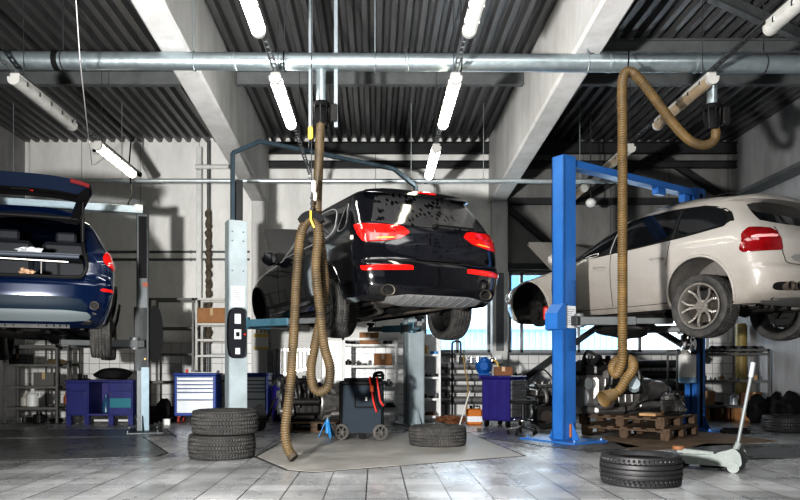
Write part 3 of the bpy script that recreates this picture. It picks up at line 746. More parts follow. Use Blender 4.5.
def extra_grey(t):
    MB().lohi((hf - .055, -.106, 2.2), (hf + .055, -.1005, 3.08)).obj('channel_slot', M_black, t, smooth=0)
    m = MB(); m.prism(chaikin([(-.02, -.42), (.10, -.42), (.15, -.2), (.16, .1), (.12, .36), (-.02, .42)], 2), .14, Matrix.Translation((hf + .12, .07, 1.42)) @ Matrix.Rotation(PI / 2, 4, 'X')); m.obj('motor_cover', M_black, t)
    m = MB(); m.lohi((hf + .0, -.107, 2.08), (hf + .07, -.101, 2.14)); m.obj('warning_label', mat('orange_label', (.22, .05, .02), .6), t, smooth=0)
    m = MB(); m.cyl((hf + .03, -.10, 1.05), (hf + .03, -.107, 1.05), .015, seg=10); m.obj('button', mat('amber', (.6, .35, .04), .4), t)
    m = MB(); m.lohi((hf - .02, -.105, .03), (hf + .085, -.1005, .93)); m.obj('worn_panel', mat('pale_blue_panel', (.18, .29, .36), .4, var=.3), t, smooth=0)
    m = MB(); m.box((hf - .06, 0, 3.2), (.12, .14, .12), .02); m.cyl((hf - .1, -.08, 3.2), (hf + .0, -.08, 3.2), .05, seg=12); m.obj('beam_end_cap', M_whitep, t)
M_beamt = M_pale
lift('dark grey two-post lift holding up the blue car with the open hatch', cx, cy, rz, hf, 3.12, M_grey_l, M_steel, 1.37, [(-1, -.9, -1.0), (-1, -.9, 1.0), (1, .45, -.55), (1, .45, 1.0)], beam_h=3.22, extra=extra_grey, cw=.2, cd=.17, beamm=M_pale)
# ------------------------------------------------------------------ cars: bodies stacked from horizontal plan outlines
class Body:
    """local frame: +y forward, x to the right, z up from the ground the wheels would stand on; rear of the car at y = 0"""
    def __init__(s, L, W, YR, YF_, ar, af, pr=2.7, pf=2.3): s.L, s.W, s.YR, s.YFt, s.ar, s.af, s.pr, s.pf = L, W, YR, YF_, ar, af, pr, pf
    def w(s, z): return interp(s.W, z)
    def yr(s, z): return interp(s.YR, z)
    def yf(s, z): return s.L - interp(s.YFt, z)
    def half(s, y, z):
        W_ = s.w(z); g = 1.0
        dr = (y - s.yr(z)) / s.ar; df = (s.yf(z) - y) / s.af
        if dr <= 0 or df <= 0: return 0.0
        if dr < 1: g = min(g, (1 - (1 - dr) ** s.pr) ** (1 / s.pr))
        if df < 1: g = min(g, (1 - (1 - df) ** s.pf) ** (1 / s.pf))
        return W_ * g
    def rear(s, x, z):
        W_ = s.w(z); f = min(1, abs(x) / W_)
        return s.yr(z) + s.ar * (1 - (1 - f ** s.pr) ** (1 / s.pr))
    def contour(s, z, nr=18, ns=64, nf=12):
        """right half, rear centre -> front centre"""
        W_ = s.w(z); out = []
        for k in range(nr):
            a = (k / nr) * PI / 2
            out.append((W_ * math.sin(a) ** (2 / s.pr), s.yr(z) + s.ar * (1 - math.cos(a) ** (2 / s.pr))))
        y0 = s.yr(z) + s.ar; y1 = s.yf(z) - s.af
        for k in range(ns + 1): out.append((W_, y0 + (y1 - y0) * k / ns))
        for k in range(1, nf + 1):
            a = PI / 2 - (k / nf) * PI / 2
            out.append((W_ * max(math.sin(a), 0) ** (2 / s.pf), s.yf(z) - s.af * (1 - max(math.cos(a), 0) ** (2 / s.pf))))
        out[-1] = (0, s.yf(z))
        return out
    def at_s(s, t, z):
        """point at arc length t from the rear centre along the right outline at height z, with its outward normal"""
        P = s.contour(z, 40, 90, 12); acc = 0
        for a, b in zip(P, P[1:]):
            L = math.hypot(b[0] - a[0], b[1] - a[1])
            if acc + L >= t:
                f = (t - acc) / max(L, 1e-9); n = Vector((b[1] - a[1], -(b[0] - a[0]), 0)).normalized()
                return Vector((a[0] + (b[0] - a[0]) * f, a[1] + (b[1] - a[1]) * f, z)), n
            acc += L
        return Vector((P[-1][0], P[-1][1], z)), Vector((0, 1, 0))
    def P(s, kind, a, z, off):
        if kind == 'B': return Vector((a, s.rear(a, z) - off, z))
        if kind in 'LR':
            sg = -1 if kind == 'L' else 1
            return Vector((sg * (s.half(a, z) + off), a, z))
        p, n = s.at_s(a, z); p = p + n * off
        if kind == 'SL': p.x = -p.x
        return p
    def shell(s, zs, arches=(), Ra=.4, hole=None):
        """closed side skin with roof cap; arches = [(y, z)], hole(x, y, z) -> True where faces are left out"""
        zs = sorted(zs); bm = bmesh.new(); rings = []
        for z in zs:
            c = s.contour(z); full = [(x, y) for x, y in c] + [(-x, y) for x, y in reversed(c[1:-1])]
            rings.append([bm.verts.new((x, y, z)) for x, y in full])
        m = len(rings[0])
        for a, b in zip(rings, rings[1:]):
            for i in range(m): bm.faces.new((a[i], a[(i + 1) % m], b[(i + 1) % m], b[i]))
        bm.faces.new(rings[-1])
        kill = []
        for f in bm.faces:
            c = f.calc_center_median()
            if any((c.y - ay) ** 2 + (c.z - az) ** 2 < Ra * Ra and abs(c.x) > .45 for ay, az in arches): kill.append(f)
            elif hole and hole(c.x, c.y, c.z): kill.append(f)
        bmesh.ops.delete(bm, geom=kill, context='FACES')
        for v in list(bm.verts):
            if not v.link_faces: bm.verts.remove(v)
        for v in bm.verts:
            if any(e.is_boundary for e in v.link_edges) and v.co.z > zs[0] + 1e-4:
                for ay, az in arches:
                    d = math.hypot(v.co.y - ay, v.co.z - az)
                    if abs(d - Ra) < .09 and abs(v.co.x) > .45:
                        k = Ra / max(d, 1e-6); y = ay + (v.co.y - ay) * k; z = max(az + (v.co.z - az) * k, zs[0])
                        sx = 1 if v.co.x > 0 else -1; v.co = Vector((sx * s.half(y, z), y, z))
        return MB().bm(bm)
    def patch(s, kind, poly, off=.004, nu=14, nv=10, rnd_=2, depth=.02, flat=False):
        poly = chaikin(poly, 2, .1) if rnd_ == 9 else chaikin(poly, rnd_) if rnd_ else poly
        zs = [p[1] for p in poly]; z0, z1 = min(zs), max(zs); rows = []
        for j in range(nv + 1):
            f = j / nv; f = .5 - .5 * math.cos(PI * f) if rnd_ else f
            z = z0 + (z1 - z0) * f; zz = min(max(z, z0 + (z1 - z0) * .004), z1 - (z1 - z0) * .004); xs = []
            for i in range(len(poly)):
                a, b = poly[i], poly[(i + 1) % len(poly)]
                if (a[1] - zz) * (b[1] - zz) <= 0 and abs(a[1] - b[1]) > 1e-9: xs.append(a[0] + (b[0] - a[0]) * (zz - a[1]) / (b[1] - a[1]))
            rows.append((zz, min(xs), max(xs)))
        top = []; bot = []; fs = []; n = nu + 1
        for z, a, b in rows:
            for i in range(n):
                t = a + (b - a) * i / nu; top.append(s.P(kind, t, z, off)); bot.append(s.P(kind, t, z, off - depth))
        N0 = len(top)
        for j in range(nv):
            for i in range(nu): fs.append((j * n + i, j * n + i + 1, (j + 1) * n + i + 1, (j + 1) * n + i))
        loop = [i for i in range(n)] + [j * n + nu for j in range(1, nv + 1)] + [nv * n + i for i in range(nu - 1, -1, -1)] + [j * n for j in range(nv - 1, 0, -1)]
        for a, b in zip(loop, loop[1:] + loop[:1]): fs.append((a, b, N0 + b, N0 + a))
        return MB().add(top + bot, fs)
    def line(s, kind, pts, r=.006, off=.003, closed=False, n=8):
        P = spline([(p[0], p[1], 0) for p in pts], n, closed)
        return MB().tube([s.P(kind, p.x, p.y, off) for p in P], r, 6, closed=closed)
    def arch_lip(s, ay, az, Ra, side, zmin, r=.014):
        pts = []
        for k in range(33):
            a = -.9 + (PI + 1.8) * k / 32; y = ay + Ra * math.cos(a); z = az + Ra * math.sin(a)
            if z < zmin: continue
            pts.append((side * (s.half(y, z) + .002), y, z))
        return MB().tube(pts, r, 8)
    def arch_liner(s, ay, az, Ra, side, zmin, xin=.45):
        vs = []; fs = []; pts = []
        for k in range(29):
            a = -.9 + (PI + 1.8) * k / 28; y = ay + (Ra + .004) * math.cos(a); z = az + (Ra + .004) * math.sin(a)
            if z >= zmin: pts.append((y, z))
        for y, z in pts: vs += [(side * (s.half(y, z) - .012), y, z), (side * xin, y, z)]
        for i in range(len(pts) - 1): fs.append((2 * i, 2 * i + 1, 2 * i + 3, 2 * i + 2))
        k = len(vs); vs += [(side * xin, y, z) for y, z in pts]; fs.append(tuple(range(k, k + len(pts))))
        return MB().add(vs, fs)
def frange(a, b, n): return [a + (b - a) * i / n for i in range(n + 1)]

def paint(name, col, rough=.16, coat=1.0, flake=0.0, dust=0.0, dustcol=(.25, .24, .23), metal=0.0):
    m = bpy.data.materials.new(name); m.use_nodes = True; nt = m.node_tree; N = nt.nodes; Lk = nt.links; b = N['Principled BSDF']
    b.inputs['Base Color'].default_value = (*col, 1); b.inputs['Roughness'].default_value = rough; b.inputs['Coat Weight'].default_value = coat; b.inputs['Coat Roughness'].default_value = .05; b.inputs['Metallic'].default_value = metal
    if dust:
        tc = N.new('ShaderNodeTexCoord'); n = N.new('ShaderNodeTexNoise'); n.inputs['Scale'].default_value = 3.2; n.inputs['Detail'].default_value = 9; n.inputs['Roughness'].default_value = .7
        Lk.new(tc.outputs['Object'], n.inputs['Vector'])
        sp = N.new('ShaderNodeSeparateXYZ'); Lk.new(tc.outputs['Object'], sp.inputs[0])
        mr = N.new('ShaderNodeMapRange'); Lk.new(sp.outputs['Z'], mr.inputs['Value']); mr.inputs['From Min'].default_value = 1.1; mr.inputs['From Max'].default_value = .3; mr.inputs['To Min'].default_value = .1; mr.inputs['To Max'].default_value = 1
        ml = N.new('ShaderNodeMath'); ml.operation = 'MULTIPLY'; Lk.new(n.outputs['Fac'], ml.inputs[0]); Lk.new(mr.outputs['Result'], ml.inputs[1])
        m2 = N.new('ShaderNodeMath'); m2.operation = 'MULTIPLY'; Lk.new(ml.outputs[0], m2.inputs[0]); m2.inputs[1].default_value = dust * 2
        mx = N.new('ShaderNodeMix'); mx.data_type = 'RGBA'; Lk.new(m2.outputs[0], mx.inputs[0]); mx.inputs[6].default_value = (*col, 1); mx.inputs[7].default_value = (*dustcol, 1)
        Lk.new(mx.outputs[2], b.inputs['Base Color'])
    return m
M_blackp = paint('black_car_paint', (.006, .0065, .009), .12, 1.0, dust=.02, dustcol=(.03, .028, .026))
M_whitec = paint('white_car_paint', (.37, .355, .335), .3, .6, dust=.6, dustcol=(.2, .175, .15))
M_bluec = paint('blue_car_paint', (.0025, .011, .040), .2, 1.0, metal=.2)
M_glassd = mat('dark_tinted_glass', (.008, .009, .011), .06, coat=.5)
M_trimb = mat('black_trim', (.012, .012, .013), .5, spec=.2)
M_redl = mat('red_lamp_lens', (.55, .012, .01), .12, coat=1, emit=(.9, .02, .01), emit_s=.15)
M_redd = mat('dark_red_lens', (.22, .006, .010), .12, coat=1, var=.55, var_scale=14, dark=(.12, .004, .006))
M_clear = mat('clear_lens', (.75, .70, .70), .12, coat=1)
M_amber = mat('amber_lens', (.9, .28, .05), .15, coat=1, emit=(1, .3, .05), emit_s=.5)
M_under = mat('dirty_underbody', (.035, .033, .031), .6, .2, var=.6, var_scale=5, dark=(.008, .008, .008), bump=.2)
M_exh = mat('heat_stained_exhaust', (.34, .30, .26), .35, .85, var=.5, var_scale=6)
M_skid = mat('silver_skid', (.42, .42, .42), .4, .6, var=.25, var_scale=6)
def wet_glass(name, base, wet, scale=17):
    """dark surface with a water film: grey reflection put into its colour, broken by dark drops"""
    m = bpy.data.materials.new(name); m.use_nodes = True; nt = m.node_tree; N = nt.nodes; Lk = nt.links; b = N['Principled BSDF']
    tc = N.new('ShaderNodeTexCoord'); v = N.new('ShaderNodeTexVoronoi'); v.inputs['Scale'].default_value = scale; v.inputs['Randomness'].default_value = 1
    mp = N.new('ShaderNodeMapping'); mp.inputs['Scale'].default_value = (1, .3, .75); mp.inputs['Rotation'].default_value = (0, .5, 0)
    Lk.new(tc.outputs['Object'], mp.inputs['Vector']); Lk.new(mp.outputs['Vector'], v.inputs['Vector'])
    n = N.new('ShaderNodeTexNoise'); n.inputs['Scale'].default_value = 3.5; n.inputs['Detail'].default_value = 3; Lk.new(tc.outputs['Object'], n.inputs['Vector'])
    ad = N.new('ShaderNodeMath'); ad.operation = 'ADD'; Lk.new(v.outputs['Distance'], ad.inputs[0]); ad.inputs[1].default_value = -.12
    sb = N.new('ShaderNodeMath'); sb.operation = 'MULTIPLY_ADD'; Lk.new(n.outputs['Fac'], sb.inputs[0]); sb.inputs[1].default_value = -.95; sb.inputs[2].default_value = .43
    a2 = N.new('ShaderNodeMath'); a2.operation = 'ADD'; Lk.new(ad.outputs[0], a2.inputs[0]); Lk.new(sb.outputs[0], a2.inputs[1])
    rp = N.new('ShaderNodeValToRGB'); rp.color_ramp.elements[0].position = .12; rp.color_ramp.elements[0].color = (*base, 1); rp.color_ramp.elements[1].position = .17; rp.color_ramp.elements[1].color = (*wet, 1)
    Lk.new(a2.outputs[0], rp.inputs['Fac']); Lk.new(rp.outputs['Color'], b.inputs['Base Color']); b.inputs['Roughness'].default_value = .12; b.inputs['Coat Weight'].default_value = .6; b.inputs['Coat Roughness'].default_value = .05
    return m
M_wet = wet_glass('wet_rear_glass', (.005, .005, .006), (.05, .05, .053))  # film grey carries the reflection on the wet glass
M_wetp = wet_glass('wet_black_paint', (.004, .004, .006), (.014, .015, .02), 26)

def underbody(car, B, zb, x0, y0, y1, arms_y, exhaust=True):
    """floor pan, rear subframe, suspension arms and exhaust run of a raised car"""
    mb = MB(); mb.lohi((-x0, y0, zb + .02), (x0, y1, zb + .10), .03)
    for k in range(5): mb.lohi((-x0 * .8 + k * x0 * .4 - .03, y0 + .4, zb - .03), (-x0 * .8 + k * x0 * .4 + .03, y1 - .4, zb + .03), .01)
    mb.box((0, (y0 + y1) / 2, zb), (.26, (y1 - y0) * .8, .10), .04); mb.blob((-.25, arms_y[0] + .75, zb + .02), (.45, .36, .12), 3, .05)
    mb.obj('underbody', M_under, car)
    for ay in arms_y:
        for s in (-1, 1):
            mb = MB(); zc = zb + .05
            mb.bar((s * .22, ay - .22, zc), (s * .66, ay + .0, zc - .04), .06, .05, bev=.01); mb.bar((s * .22, ay + .22, zc + .02), (s * .66, ay + .02, zc - .04), .06, .05, bev=.01)
            mb.cyl((s * .3, ay, zc + .05), (s * .68, ay, zc + .02), .028, seg=10); mb.cyl((s * .50, ay - .06, zc - .06), (s * .46, ay - .04, zc + .32), .035, seg=12)
            mb.blob((s * .66, ay, zc), (.07, .09, .12), 4, .15, 2); mb.obj('suspension_arm', M_under, car)
        mb = MB(); mb.blob((0, ay, zb + .06), (.17, .22, .15), 6, .1); mb.bar((-.34, ay - .26, zb + .02), (.34, ay - .26, zb + .02), .09, .07, bev=.02); mb.bar((-.34, ay + .26, zb + .02), (.34, ay + .26, zb + .02), .09, .07, bev=.02); mb.obj('subframe', M_greasy, car)
def exhaust_tip(car, pos, r, L, d=(0, -1, -.08), squash=1.0):
    q = Vector(d).normalized().to_track_quat('Z', 'Y').to_matrix().to_4x4(); q.translation = Vector(pos)
    if squash != 1: q = q @ Matrix.Diagonal((squash, 1, 1, 1))
    mb = MB(); mb.lathe([(r * .9, -L), (r, -L * .5), (r, 0), (r * 1.05, .004), (r * .9, .0), (r * .88, -.05), (r * .86, -L * .8)], 28, q, caps=False)
    o = mb.obj('exhaust_tip', M_exh, car); MB().lathe([(0, -.028), (r * .9, -.028)], 20, q, caps=False).obj('exhaust_bore', M_gap, o)
    return o

# ================================================================== black car: rear three-quarter view, high on the pale lift
BK = Body(5.05,
    W=[(.22, .80), (.27, .86), (.36, .92), (.50, .955), (.66, .975), (.82, .985), (.98, .975), (1.08, .958), (1.14, .945), (1.25, .915), (1.40, .872), (1.53, .825), (1.635, .765), (1.695, .67), (1.735, .53), (1.76, .32)],
    YR=[(.22, .30), (.27, .16), (.34, .06), (.45, .015), (.56, .0), (.70, .0), (.72, .02), (.76, .045), (.95, .06), (1.08, .085), (1.18, .13), (1.33, .24), (1.48, .36), (1.595, .45), (1.655, .50), (1.695, .62), (1.735, .95), (1.76, 1.5)],
    YF_=[(.22, .20), (.35, .04), (.5, .0), (.75, .03), (.90, .16), (.98, .5), (1.04, 1.0), (1.09, 1.45), (1.2, 1.62), (1.4, 1.95), (1.56, 2.25), (1.66, 2.45), (1.735, 2.8), (1.76, 3.1)], ar=.36, af=.85, pr=2.9)
TH = R(26); org = Vector((.77, 8.42, 1.40)); Lc = BK.L
def place(t, org, th): t.location = org; t.rotation_euler = (0, 0, th)
car = thing('car', 'black car with wet rear window and bright red tail lamps, raised on the pale lift', 'car'); place(car, org, TH)
zs = frange(.29, .38, 4) + frange(.40, 1.655, 46) + [1.675, 1.695, 1.715, 1.735, 1.748, 1.76]
RY, FY, RZ, Ra = 1.15, 4.10, .40, .43
BK.shell(zs, [(RY, RZ), (FY, RZ)], Ra).obj('body_shell', M_blackp, car, smooth=40)
for ay in (RY, FY):
    for s in (-1, 1):
        BK.arch_liner(ay, RZ, Ra, s, .30).obj('wheel_arch', M_trimb, car, smooth=40); BK.arch_lip(ay, RZ, Ra, s, .30).obj('arch_lip', M_blackp, car)
        if ay < 2: wheel(car, (s * .82, ay, .27), s, .375, .285, .255, 'ten', 'winter', M_rimd, M_tyreg)  # dark rims: the shade on the wheel side is put into their colour
underbody(car, BK, .31, .74, .18, 4.6, (RY, FY))
# rear end
BK.patch('B', [(-.80, 1.17), (.80, 1.17), (.73, 1.33), (.64, 1.53), (.60, 1.59), (-.60, 1.59), (-.64, 1.53), (-.73, 1.33)], .006, 26, 16, 1).obj('rear_window', M_wet, car)
BK.patch('B', [(-.66, .80), (.66, .80), (.70, 1.12), (-.70, 1.12)], .003, 26, 12, 1).obj('tailgate', M_wetp, car)
for z in (.745,): BK.line('B', [(-.93, z), (-.5, z - .0), (0, z), (.5, z), (.93, z)], .007, .0).obj('seam', M_gap, car)
BK.patch('B', [(-.74, 1.59), (.74, 1.59), (.68, 1.68), (-.68, 1.68)], .10, 26, 6, 1, depth=.16).obj('roof_spoiler', M_blackp, car)
BK.patch('B', [(-.17, 1.625), (.17, 1.625), (.17, 1.66), (-.17, 1.66)], .106, 12, 4, 1).obj('brake_light', M_redl, car)
for k, s in (('SR', 1), ('SL', -1)):
    o = BK.patch(k, [(.36, 1.085), (.50, 1.0), (.72, .965), (.93, .955), (1.00, 1.06), (1.04, 1.19), (.44, 1.165)], .012, 24, 16, 9, depth=.05).obj('tail_lamp', M_redl, car)
    BK.patch(k, [(.54, 1.005), (.80, .99), (.80, 1.01), (.54, 1.025)], .0155, 10, 3, 1).obj('lamp_strip', M_amber, o)
    for kk in range(5):
        p = BK.P(k, .56 + .11 * kk, 1.085, .0125); MB().blob(p, (.012, .008, .02), kk, .2, 1).obj('lamp_bulb', M_redd, o)
    o = BK.patch(k, [(.36, .635), (.97, .62), (1.0, .69), (.37, .70)], .010, 16, 6, 9, depth=.03).obj('reflector', M_redl, car)
    exhaust_tip(car, (s * .66, .05, .405), .062, .26, (0, -1, .06), 1.25)
    BK.patch(k, [(.50, .335), (.86, .345), (.90, .47), (.52, .47)], .002, 12, 6, 2).obj('exhaust_recess', M_trimb, car)
mb = BK.patch('B', [(-.64, .245), (.58, .245), (.66, .365), (-.66, .365)], .016, 30, 6, 1, depth=.05); sk = mb.obj('skid_plate', M_skid, car)
mb = MB()
for k in range(9):
    xx = -.48 + k * .12; mb.bar(BK.P('B', xx - .05, .26, .02), BK.P('B', xx + .03, .35, .02), .03, .012)
mb.obj('skid_rib', M_steel, sk)
mb = MB()
for s in (-1, 1):
    mb.tube(spline([(s * .66, .25, .39), (s * .62, .5, .34), (s * .45, .8, .30), (s * .16, 1.3, .26), (s * .1, 2.4, .25)], 6), .038, 10)
    mb.blob((s * .52, .42, .33), (.14, .20, .09), 2, .05)
mb.obj('exhaust_pipe', M_exh, car)
mb = MB(); p = [BK.P('B', x_, 1.205 + .0 * x_, .03) for x_ in frange(.02, .55, 8)]; mb.tube(p, .011, 6); mb.blob(BK.P('B', .0, 1.195, .015), (.05, .03, .03), 1, 0, 2); mb.obj('wiper', M_trimb, car)
BK.patch('B', [(-.30, .765), (.30, .765), (.31, .80), (-.31, .80)], .02, 14, 3, 1, depth=.04).obj('tailgate_handle', M_trimb, car)
# sides
M_shine = mat('satin_trim', (.42, .42, .43), .4, .3)
for k in 'LR':
    qtr = [(.62, 1.18), (.90, 1.165), (.80, 1.50), (.74, 1.50)]; rdw = [(.96, 1.16), (1.98, 1.135), (1.98, 1.555), (1.10, 1.545)]; fdw = [(2.04, 1.135), (3.18, 1.11), (2.85, 1.36), (2.52, 1.55), (2.04, 1.558)]
    for w_ in (qtr, rdw, fdw): BK.patch(k, w_, .004, 16, 10, 1).obj('side_window', M_glassd, car)
    BK.line(k, chaikin(qtr, 2), .008, .006, True, 2).obj('window_trim', M_shine, car); BK.line(k, chaikin(rdw[:2] + fdw[1:4] + [(2.0, 1.565), rdw[3]], 2), .008, .006, True, 2).obj('window_trim', M_shine, car)
    for d in (1.92, 3.02): BK.line(k, [(d + .02, .36), (d, .7), (d + .05, 1.1)], .004, .0).obj('door_seam', M_gap, car)
    BK.line(k, [(1.42, .36), (2.4, .36), (3.5, .37)], .004, .0).obj('door_seam', M_gap, car)
    BK.patch(k, [(1.45, .42), (3.5, .42), (3.5, .47), (1.45, .47)], .014, 20, 4, 1).obj('door_moulding', M_trimb, car)
    sg = -1 if k == 'L' else 1
    for d in (1.35, 2.25):
        m = MB(); m.tube([BK.P(k, d - .11, .985, .0), BK.P(k, d - .09, .985, .035), BK.P(k, d + .09, .985, .035), BK.P(k, d + .11, .985, .0)], .013, 8); m.obj('door_handle', M_blackp, car)
    if k == 'R': continue
    m = MB(); m.blob((sg * 1.08, 3.12, 1.14), (.12, .075, .10), 2, .03); m.bar((sg * .9, 3.16, 1.08), (sg * 1.03, 3.13, 1.10), .06, .05, bev=.01)
    mo = m.obj('mirror', M_blackp, car); MB().box((sg * 1.085, 3.04, 1.14), (.18, .01, .14), .004).obj('mirror_glass', M_glassd, mo)
# open bonnet at the front
m = MB(); vs = []; nb = 10
for i in range(nb + 1):
    for j in range(3):
        x_ = -.78 + 1.56 * i / nb; f = j / 2
        vs.append((x_, 3.72 + .60 * f, 1.06 + .76 * f + .04 * (1 - (x_ / .78) ** 2)))
m.add(vs, [(i * 3 + j, i * 3 + j + 1, (i + 1) * 3 + j + 1, (i + 1) * 3 + j) for i in range(nb) for j in range(2)]); m.add([(v[0], v[1] + .03, v[2] - .035) for v in vs], [(i * 3 + j, i * 3 + j + 1, (i + 1) * 3 + j + 1, (i + 1) * 3 + j) for i in range(nb) for j in range(2)])
m.obj('bonnet', mat('lit_bonnet_grey', (.09, .09, .09), .6), car)  # bonnet of the black car in grey: the light on it is painted in

# ================================================================== white car: seen from its left rear, front wheel taken off
WH = Body(4.80,
    W=[(.24, .80), (.30, .86), (.40, .90), (.52, .925), (.70, .955), (.85, .962), (.98, .955), (1.06, .94), (1.12, .92), (1.22, .87), (1.38, .79), (1.49, .725), (1.57, .655), (1.63, .55), (1.67, .42), (1.69, .26)],
    YR=[(.24, .28), (.30, .15), (.38, .06), (.46, .02), (.58, .0), (.66, .015), (.70, .06), (.80, .07), (.98, .09), (1.08, .14), (1.18, .22), (1.33, .36), (1.46, .49), (1.53, .56), (1.58, .64), (1.63, .90), (1.67, 1.3), (1.69, 1.7)],
    YF_=[(.24, .22), (.34, .06), (.5, .0), (.70, .03), (.80, .12), (.88, .40), (.95, .85), (1.02, 1.25), (1.1, 1.42), (1.3, 1.78), (1.46, 2.08), (1.58, 2.4), (1.64, 2.65), (1.69, 3.0)], ar=.42, af=.9, pr=2.5)
TH = R(31); org = Vector((5.076, 8.086, 1.36))
car = thing('car', 'dusty white car raised on the blue lift, front wheel missing and bonnet open', 'car'); place(car, org, TH)
zs = frange(.28, .40, 4) + frange(.43, 1.57, 42) + [1.59, 1.61, 1.63, 1.65, 1.67, 1.69]
RY, FY, RZ, Ra = .98, 3.835, .435, .43
WH.shell(zs, [(RY, RZ), (FY, RZ)], Ra).obj('body_shell', M_whitec, car, smooth=40)
for ay in (RY, FY):
    for s in (-1, 1):
        WH.arch_liner(ay, RZ, Ra, s, .26).obj('wheel_arch', M_trimb if ay > 2 else mat('dusty_liner', (.17, .16, .15), .8, var=.4), car, smooth=40); WH.arch_lip(ay, RZ, Ra, s, .26, .018).obj('arch_lip', M_whitec, car)
        if ay < 2: wheel(car, (s * .80, ay, .285), s, .375, .275, .262, 'double', 'winter', M_rim if s < 0 else M_rimd, M_tyreg)
# bare hub where the front wheel is off
m = MB(); m.cyl((-.66, FY, .36), (-.72, FY, .36), .17, seg=32); m.cyl((-.72, FY, .36), (-.78, FY, .36), .07, seg=20); m.cyl((-.52, FY + .02, .3), (-.56, FY, .75), .05, seg=14); m.obj('front_hub', M_under, car)
m = MB(); m.box((-.68, FY - .14, .38), (.12, .09, .22), .03); m.obj('brake_caliper', M_red, car)
m = MB(); m.tube(spline([(-.5, FY + .2, .7), (-.6, FY + .15, .55), (-.66, FY + .05, .5), (-.64, FY - .1, .55), (-.5, FY - .2, .62)], 6), .012, 8); m.obj('brake_hose', M_trimb, car)
m = MB(); m.blob((-.50, FY + .18, .5), (.14, .2, .22), 3, .15); m.blob((-.52, FY - .2, .42), (.14, .16, .14), 8, .15); m.bar((-.72, FY - .25, .3), (-.3, FY - .05, .28), .07, .06); m.obj('suspension_strut', M_greasy, car)
underbody(car, WH, .29, .72, .22, 4.4, (RY,))
m = MB(); m.blob((-.42, 2.45, .12), (.30, .42, .15), 5, .12); m.box((-.3, 2.0, .24), (.5, .9, .1), .03); m.obj('engine_tray', M_under, car)
# rear end
for k, s in (('SR', 1), ('SL', -1)):
    o = WH.patch(k, [(.66, .86), (.70, .84), (1.08, .83), (1.12, .87), (1.05, 1.05), (.93, 1.12), (.72, 1.11), (.67, 1.06)], .012, 20, 14, 9, depth=.05).obj('tail_lamp', M_redd, car)
    BK2 = WH.patch(k, [(.68, .99), (.98, .985), (.97, 1.02), (.69, 1.03)], .0165, 12, 4, 1); BK2.obj('lamp_strip', mat('pink_lens', (.75, .35, .36), .15, coat=1), o)
    WH.patch(k, [(.52, .405), (.80, .405), (.82, .495), (.52, .495)], .004, 12, 6, 2).obj('exhaust_recess', M_trimb, car)
    for q in (-.085, .085): exhaust_tip(car, (s * (.585 + q * .75), .03 + (q + .085) * .15, .45), .047, .2, (s * .1, -1, 0), 1.1)
WH.patch('B', [(-.72, 1.16), (.72, 1.16), (.68, 1.32), (.58, 1.48), (-.58, 1.48), (-.68, 1.32)], .005, 24, 12, 1).obj('rear_window', M_glassd, car)
WH.patch('B', [(-.72, 1.48), (.72, 1.48), (.66, 1.57), (-.66, 1.57)], .16, 24, 6, 1, depth=.24).obj('roof_spoiler', M_whitec, car)
WH.line('B', [(-.64, 1.12), (-.66, .95), (-.64, .78), (-.55, .70), (0, .69), (.55, .70), (.64, .78), (.66, .95), (.64, 1.12)], .005, .0).obj('tailgate_seam', M_gap, car)
WH.patch('B', [(-.56, .72), (.56, .72), (.56, .82), (-.56, .82)], .004, 20, 4, 1).obj('plate_recess', mat('grey_recess', (.2, .2, .2), .5), car)
WH.patch('B', [(-.75, .255), (.75, .255), (.78, .34), (-.78, .34)], .004, 24, 4, 1).obj('rear_valance', mat('valance_grey', (.10, .10, .098), .6), car)
